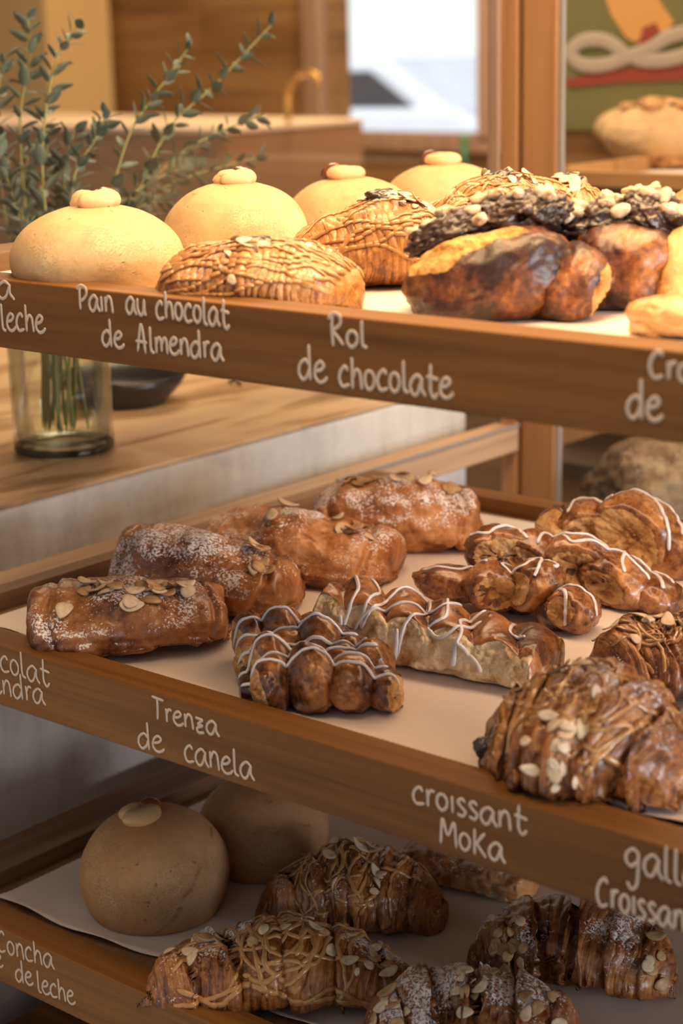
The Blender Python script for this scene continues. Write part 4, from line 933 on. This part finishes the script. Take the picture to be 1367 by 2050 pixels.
# bowl
bpnt = at(248, 806, z=ZC); sB = F / depth_of(bpnt); br_ = 130 / sB; hb = 62 / sB
bo = empty('black_bowl', (bpnt[0], bpnt[1], ZC), 0, 'shallow black bowl on the counter behind the glass vase', 'bowl')
g = Geo(); lathe(g, [(.001, 0), (br_ * .62, 0), (br_ * .66, hb * .1), (br_ * .9, hb * .6), (br_, hb), (br_ * .97, hb), (br_ * .86, hb * .6), (br_ * .6, hb * .15), (.001, hb * .12)], 64); g.build('bowl_wall', M['black'], bo)
pc = at(470, 771, z=ZC); o = Geo(); tube(o, [(-.008, 0, .002), (-.003, .002, .006), (.004, .001, .004), (.010, -.002, .0018)], .0018); o = o.build('binder_clip', M['black']); o.location = [float(q) for q in pc]
setp(o, 'tiny dark clip lying on the counter under the top tray', 'clip')

# ------------------------------------------------------------------ things at the back of the room
ycb = 2.35
A0 = at(-60, 262, y=ycb); B0 = at(452, 258, y=ycb); zt = B0[2]
cb = empty('cash_desk', ((A0[0] + B0[0]) / 2, ycb, FL), 0, 'brown cash desk with a bright metal top edge behind the eucalyptus', 'counter')
M['desk'] = plain('desk_brown', (.34, .20, .12), .5)
cbox('desk_body', A0[0] - .5, B0[0], ycb, ycb + .5, FL, zt - .012, M['desk'], cb, .003)
M['desktop'] = plain('bright_edge', (.85, .72, .6), .35)
cbox('top_edge', A0[0] - .5, B0[0] + .004, ycb - .006, ycb + .5, zt - .0115, zt, M['desktop'], cb, .002)
q0 = at(575, 185, y=2.6); q1 = at(600, 148, y=2.6); q2 = at(632, 152, y=2.6); q3 = at(642, 182, y=2.6); qb = at(572, 420, y=2.6)
tp = Geo(); base = np.array([q0[0] - .01, 2.6, zt - .55])
tube(tp, catmull([q0 - base, q1 - base, q2 - base, q3 - base], 30), .008, nv=12); tube(tp, catmull([np.array([q0[0], 2.6, zt - .55]) - base, q0 - base], 12), .008, nv=12, round_ends=False)
tp = tp.build('brass_tap', M['brass']); tp.location = [float(q) for q in base]; setp(tp, 'curved brass tap in front of the plank wall left of the window', 'tap')
zs = zt - .55
xs0 = B0[0] + .01; xs1 = at(1000, 300, y=2.5)[0]
M['cab'] = wood('back_cabinet_wood', (.13, .08, .045), (.19, .12, .07), (.26, .17, .10), 'x')
bcz = at(700, 330, y=2.55)[2]
bc = box('back_cabinet', ((xs0 + xs1) / 2, 2.75, (FL + zs) / 2), (xs1 - xs0, .4, zs - FL), M['cab']); setp(bc, 'dark brown wooden cabinet below the bright window', 'cabinet')
gp = at(930, 330, y=2.75); gb = empty('green_bottle', (gp[0], 2.75, zs), 0, 'slim green bottle standing below the right end of the window', 'bottle')
hgb = at(930, 268, y=2.75)[2] - zs
g = Geo(); lathe(g, [(.001, 0), (.016, 0), (.018, .01), (.018, hgb * .72), (.010, hgb * .85), (.009, hgb), (.001, hgb)], 24); g.build('bottle_body', gloss('green_glass', (.02, .16, .07), (.03, .22, .10), .2), gb)

M['facade'] = plain('white_render', (.82, .82, .80), .8)
o = box('added_facade', (-6.5, 16, FL + 1.6), (14, .5, 4.0), M['facade']); setp(o, 'added white building front that brightens the view beyond the window', 'building')  # white front added outside so the window view comes out bright
# parked car outside
M['carw'] = gloss('white_car_paint', (.75, .78, .85), (.8, .83, .9), .25, 5); M['carg'] = plain('car_glass', (.05, .05, .055), .6); M['tyre'] = plain('tyre_rubber', (.03, .03, .03), .8)
yc = 9.0; ca = at(690, 262, y=yc); car = empty('parked_car', (at(700, 200, y=yc)[0] + .0, yc, FL - .35), .0, 'white car parked outside, blurred beyond the window', 'car')
def prism(name, pts, w, mat, par, bev=.05, y0=0):
    n = len(pts); V = [(x, y0 - w / 2, z) for x, z in pts] + [(x, y0 + w / 2, z) for x, z in pts]
    Fc = [tuple(range(n)), tuple(range(2 * n - 1, n - 1, -1))] + [(i, (i + 1) % n, n + (i + 1) % n, n + i) for i in range(n)]
    return Geo().raw(V, Fc).build(name, mat, par, smooth=False, bevel=bev)
prism('car_body', [(-1.9, .25), (-1.95, .7), (-1.7, 1.05), (-.9, 1.16), (1.5, 1.18), (2.1, .95), (2.15, .3), (1.9, .22)], 1.7, M['carw'], car)
prism('cabin', [(-1.0, 1.1), (-.35, 1.44), (.9, 1.47), (1.5, 1.1)], 1.5, M['carw'], car)
prism('side_window', [(-.8, 1.15), (-.28, 1.38), (.8, 1.40), (1.2, 1.15)], 1.54, M['carg'], car, .01)
for x in (-1.25, 1.3):
    for y in (-.75, .75):
        g = Geo(); a = np.linspace(0, 2 * PI, 28, endpoint=False); R_ = np.array([.0, .22, .31, .33, .33, .31, .22, .0]); Yw = np.array([-.1, -.1, -.1, -.08, .08, .1, .1, .1])
        P = np.stack([x + R_[:, None] * np.cos(a), np.repeat((Yw + y)[:, None], 28, 1), .33 + R_[:, None] * np.sin(a)], -1); g.grid(P, caps=False); g.build('wheel', M['tyre'], car)

# ------------------------------------------------------------------ the shelves of the neighbouring case
ys = 1.10
zsh = at(1240, 345, y=ys)[2]; zsb = at(1240, 356, y=ys)[2]
xl = at(1112, 345, y=ys)[0]
cbox('shelf_board', xl - .002, 1.0, ys + .0, ys + .34, zsb - .03, zsb - .012, M['dark'], npst, .001)
nt = empty('wooden_tray', (.3, ys + .17, zsb - .012), 0, 'blurred wooden tray on the shelf behind the case, holding two large buns', 'tray', 'wooden pastry trays')
cbox('front_rail', xl, .98, ys, ys + .014, zsb - .0115, zsh, M['shelf_wood'], nt, .001)
cbox('side_rail', xl, xl + .010, ys + .0145, ys + .30, zsb - .0115, zsh + .004, M['shelf_wood'], nt, .001)
ybk = ys + .30; zbk = at(1150, 247, y=ybk)[2]
cbox('back_rail', xl, .98, ybk, ybk + .014, zsb - .0115, max(zbk, zsh), M['shelf_wood'], nt, .001)
cbox('tray_floor', xl + .0105, .98, ys + .0145, ybk - .0005, zsb - .0115, zsb - .008, M['shelf_wood'], nt, 0)
o = Geo().box((0, 0, 0), (.9, .28, .0006)).build('parchment_paper', M['paper'], smooth=False); o.location = (xl + .014 + .45, ys + .155, zsb - .0076); setp(o, 'parchment sheet under the two large buns on the shelf behind', 'parchment')
ZN = zsb - .0072
def bigbun(px, py, w, h, label, seed):
    it = Item('topped_bun', px, py, ZN, label, 'sweet bun', 'large buns on the shelf behind'); R = it.m(w) / 2; H = it.m(h)
    P, _ = blob((0, 0, H * .45), (R, R * .8, H * .55), lump=.06, seed=seed, nu=60, nv=70, zmin=0); Geo().grid(P, toast=np.clip(1 - P[..., 2] / (H * .5), 0, 1) * .5).build('bun', M['concha'], it.root)
    g = Geo(); rnd = random.Random(seed)
    for k in range(6): Pm, _ = blob((rnd.uniform(-.35, .35) * R, rnd.uniform(-.3, .2) * R, H * rnd.uniform(.92, .99)), (R * .22, R * .16, H * .10), (0, 0, rnd.uniform(0, 3)), lump=.3, seed=seed + k, nu=16, nv=18); g.grid(Pm)
    g.build('crumble_topping', M['dough'], it.root)
    for k in range(4):
        Pm, _ = blob((rnd.uniform(-.4, .4) * R, rnd.uniform(-.4, .0) * R, H * rnd.uniform(.93, 1.0)), (R * .08, R * .06, H * .06), lump=.3, seed=seed + k, nu=12, nv=12); Geo().grid(Pm).build('chocolate_chunk', M['chocolate'], it.root)
bigbun(1345, 332, 275, 125, 'large pale bun at the front of the shelf behind the post', 1)
bigbun(1290, 300, 200, 90, 'pale topped bun tucked behind the front one on the shelf', 2)
it = Item('walnut_cookie', 1335, 335, ZN, 'small lumpy nut cookie in front of the large bun on the shelf', 'cookie'); P, _ = blob(it.l(0, 14, -.01), (it.m(55), .03, it.m(20)), lump=.4, seed=4, zmin=0); Geo().grid(P, toast=.5).build('cookie_body', M['dough'], it.root)
# painted green board with a bow
yb2 = 1.62
def bpt(px, py): p = at(px, py, y=yb2); return np.array([p[0], yb2, p[2]])
bx0 = bpt(1090, 0)[0]; bz1 = bpt(1200, -150)[2]; bz0 = bpt(1200, 262)[2]
M['green'] = plain('green_paint', (.22, .21, .07), .7); M['redp'] = plain('red_paint', (.38, .07, .045), .7); M['bow'] = plain('cream_paint', (.55, .46, .36), .7); M['yell'] = plain('ochre_paint', (.80, .42, .12), .7)
gbd = empty('painted_board', (bx0 + .5, yb2, bz0), 0, 'green painted board with cream bow and red band behind the shelf', 'board')
cbox('board_panel', bx0, bx0 + 1.1, yb2, yb2 + .02, bz0, bz1, M['green'], gbd, .001)
def flatpart(name, px, mat, r=None, dep=.002):
    if r is not None:
        g = Geo(); tube(g, catmull([bpt(*q) + np.array([0, -dep, 0]) for q in px], 70), r, nv=10, up=(0, -1, 0), flat=.12)
    else:
        P = np.array([bpt(*q) for q in px]); n = len(P); V = np.concatenate([P - [0, dep, 0], P - [0, .0002, 0]])
        g = Geo().raw(V, [tuple(range(n)), tuple(range(2 * n - 1, n - 1, -1))] + [(i, (i + 1) % n, n + (i + 1) % n, n + i) for i in range(n)])
    o = g.build(name, mat, gbd, smooth=False); o.matrix_parent_inverse = Matrix.Translation([-q for q in gbd.location])
flatpart('red_band', [(1125, 160), (1240, 138), (1420, 125), (1420, 158), (1240, 165), (1140, 175)], M['redp'])
flatpart('bow_loop', [(1260, 112), (1215, 82), (1170, 82), (1145, 105), (1165, 128), (1210, 130), (1265, 112), (1310, 92), (1345, 72), (1385, 66), (1400, 90), (1370, 112), (1310, 122), (1262, 114)], M['bow'], .0105, .004)
flatpart('ochre_shape', [(1195, -60), (1300, -60), (1325, 10), (1350, 45), (1335, 66), (1300, 60), (1275, 86), (1255, 75), (1225, 30)], M['yell'], None, .003)
flatpart('red_shape', [(1290, 55), (1315, 45), (1322, 62), (1300, 88), (1282, 88)], M['redp'], None, .0045)
# brown cupboard behind the board
cbox('back_panel', bx0, 1.1, yb2 + .021, yb2 + .04, -.35, bz0 + .1, M['shelf_wood'], npst, .001)
# lower shelf: brown loaf and checked cloth
zl = -.315
cbox('shelf_board', xl - .002, 1.0, ys - .05, ys + .45, zl - .02, zl, M['dark'], npst, .001)
M['loaf'] = crust('dusty_loaf_crust', (.05, .028, .014), (.12, .075, .04), (.22, .17, .11), stripes=.2, coat=.0, rough=.8)
it = Item('rustic_loaf', 1320, 1055, zl, 'dark flour dusted loaf blurred on the lower shelf behind', 'bread')
P, _ = blob((0, 0, it.m(90)), (it.m(145), .07, it.m(95)), (0, -.1, 0), lump=.22, seed=8, nu=70, nv=80, zmin=0); Geo().grid(P, sugar=sugar_of(P, .25, 3), pale=np.clip(P[..., 0] * 8, -.5, 1)).build('crust', M['loaf'], it.root)
def gingham():
    m = NT('pink_checked_cloth'); s = m.n('ShaderNodeSeparateXYZ'); m.l(m.obj((70, 70, 70)), s.inputs[0])
    def st(o): return m.math('GREATER_THAN', m.math('FRACT', o), .5)
    f = m.math('MULTIPLY', m.math('ADD', st(s.outputs[0]), st(s.outputs[2])), .5); m.col(m.ramp(f, [(.0, (.72, .50, .42)), (.5, (.62, .28, .20)), (1, (.45, .13, .10))])); m.rough(.85); return m.m
M['ging'] = gingham()
yg = ys + .25; g0 = at(1100, 900, y=yg); g1 = at(1367, 900, y=yg); gz0 = at(1200, 935, y=yg)[2]; gz1 = at(1200, 820, y=yg)[2]
def clothbox(x0, x1, label, seed):
    n1, n2 = 50, 24; U = np.linspace(0, 1, n1); Vv = np.linspace(0, 1, n2); a, b = np.meshgrid(U, Vv, indexing='ij')
    X = x0 + (x1 - x0) * a; Zc = gz0 + (gz1 - gz0) * b; Y = yg + .006 * np.sin(a * 22 + seed) * (1 - b * .3)
    f = np.stack([X, Y, Zc], -1); bk = f.copy(); bk[..., 1] += .08; P = np.concatenate([f, bk[:, ::-1]], 1)
    o = Geo().grid(P, closed=True, caps=True).build('folded_cloth', M['ging'], origin=((x0 + x1) / 2, yg + .04, gz0)); setp(o, label, 'cloth', 'checked cloths on the lower shelf')
xm = at(1235, 900, y=yg)[0]
clothbox(g0[0] - .02, xm - .004, 'pink checked cloth bundle next to the wooden post on the lower shelf', 0); clothbox(xm + .012, g1[0] + .1, 'pink checked cloth bundle behind the dark loaf', 2)
cbox('cloth_rack', xl - .002, 1.0, yg - .03, yg + .12, gz0 - .02, gz0, M['dark'], npst, .001)
for xx in (.98,): cbox('end_panel', xx, xx + .02, .86, yb2 + .04, FL, .95, M['oak_z'], npst, .001)
cbox('side_panel', xl - .014, xl - .003, ys + .02, yb2 + .04, FL, zsb + .0, M['oak_z'], npst, .001)
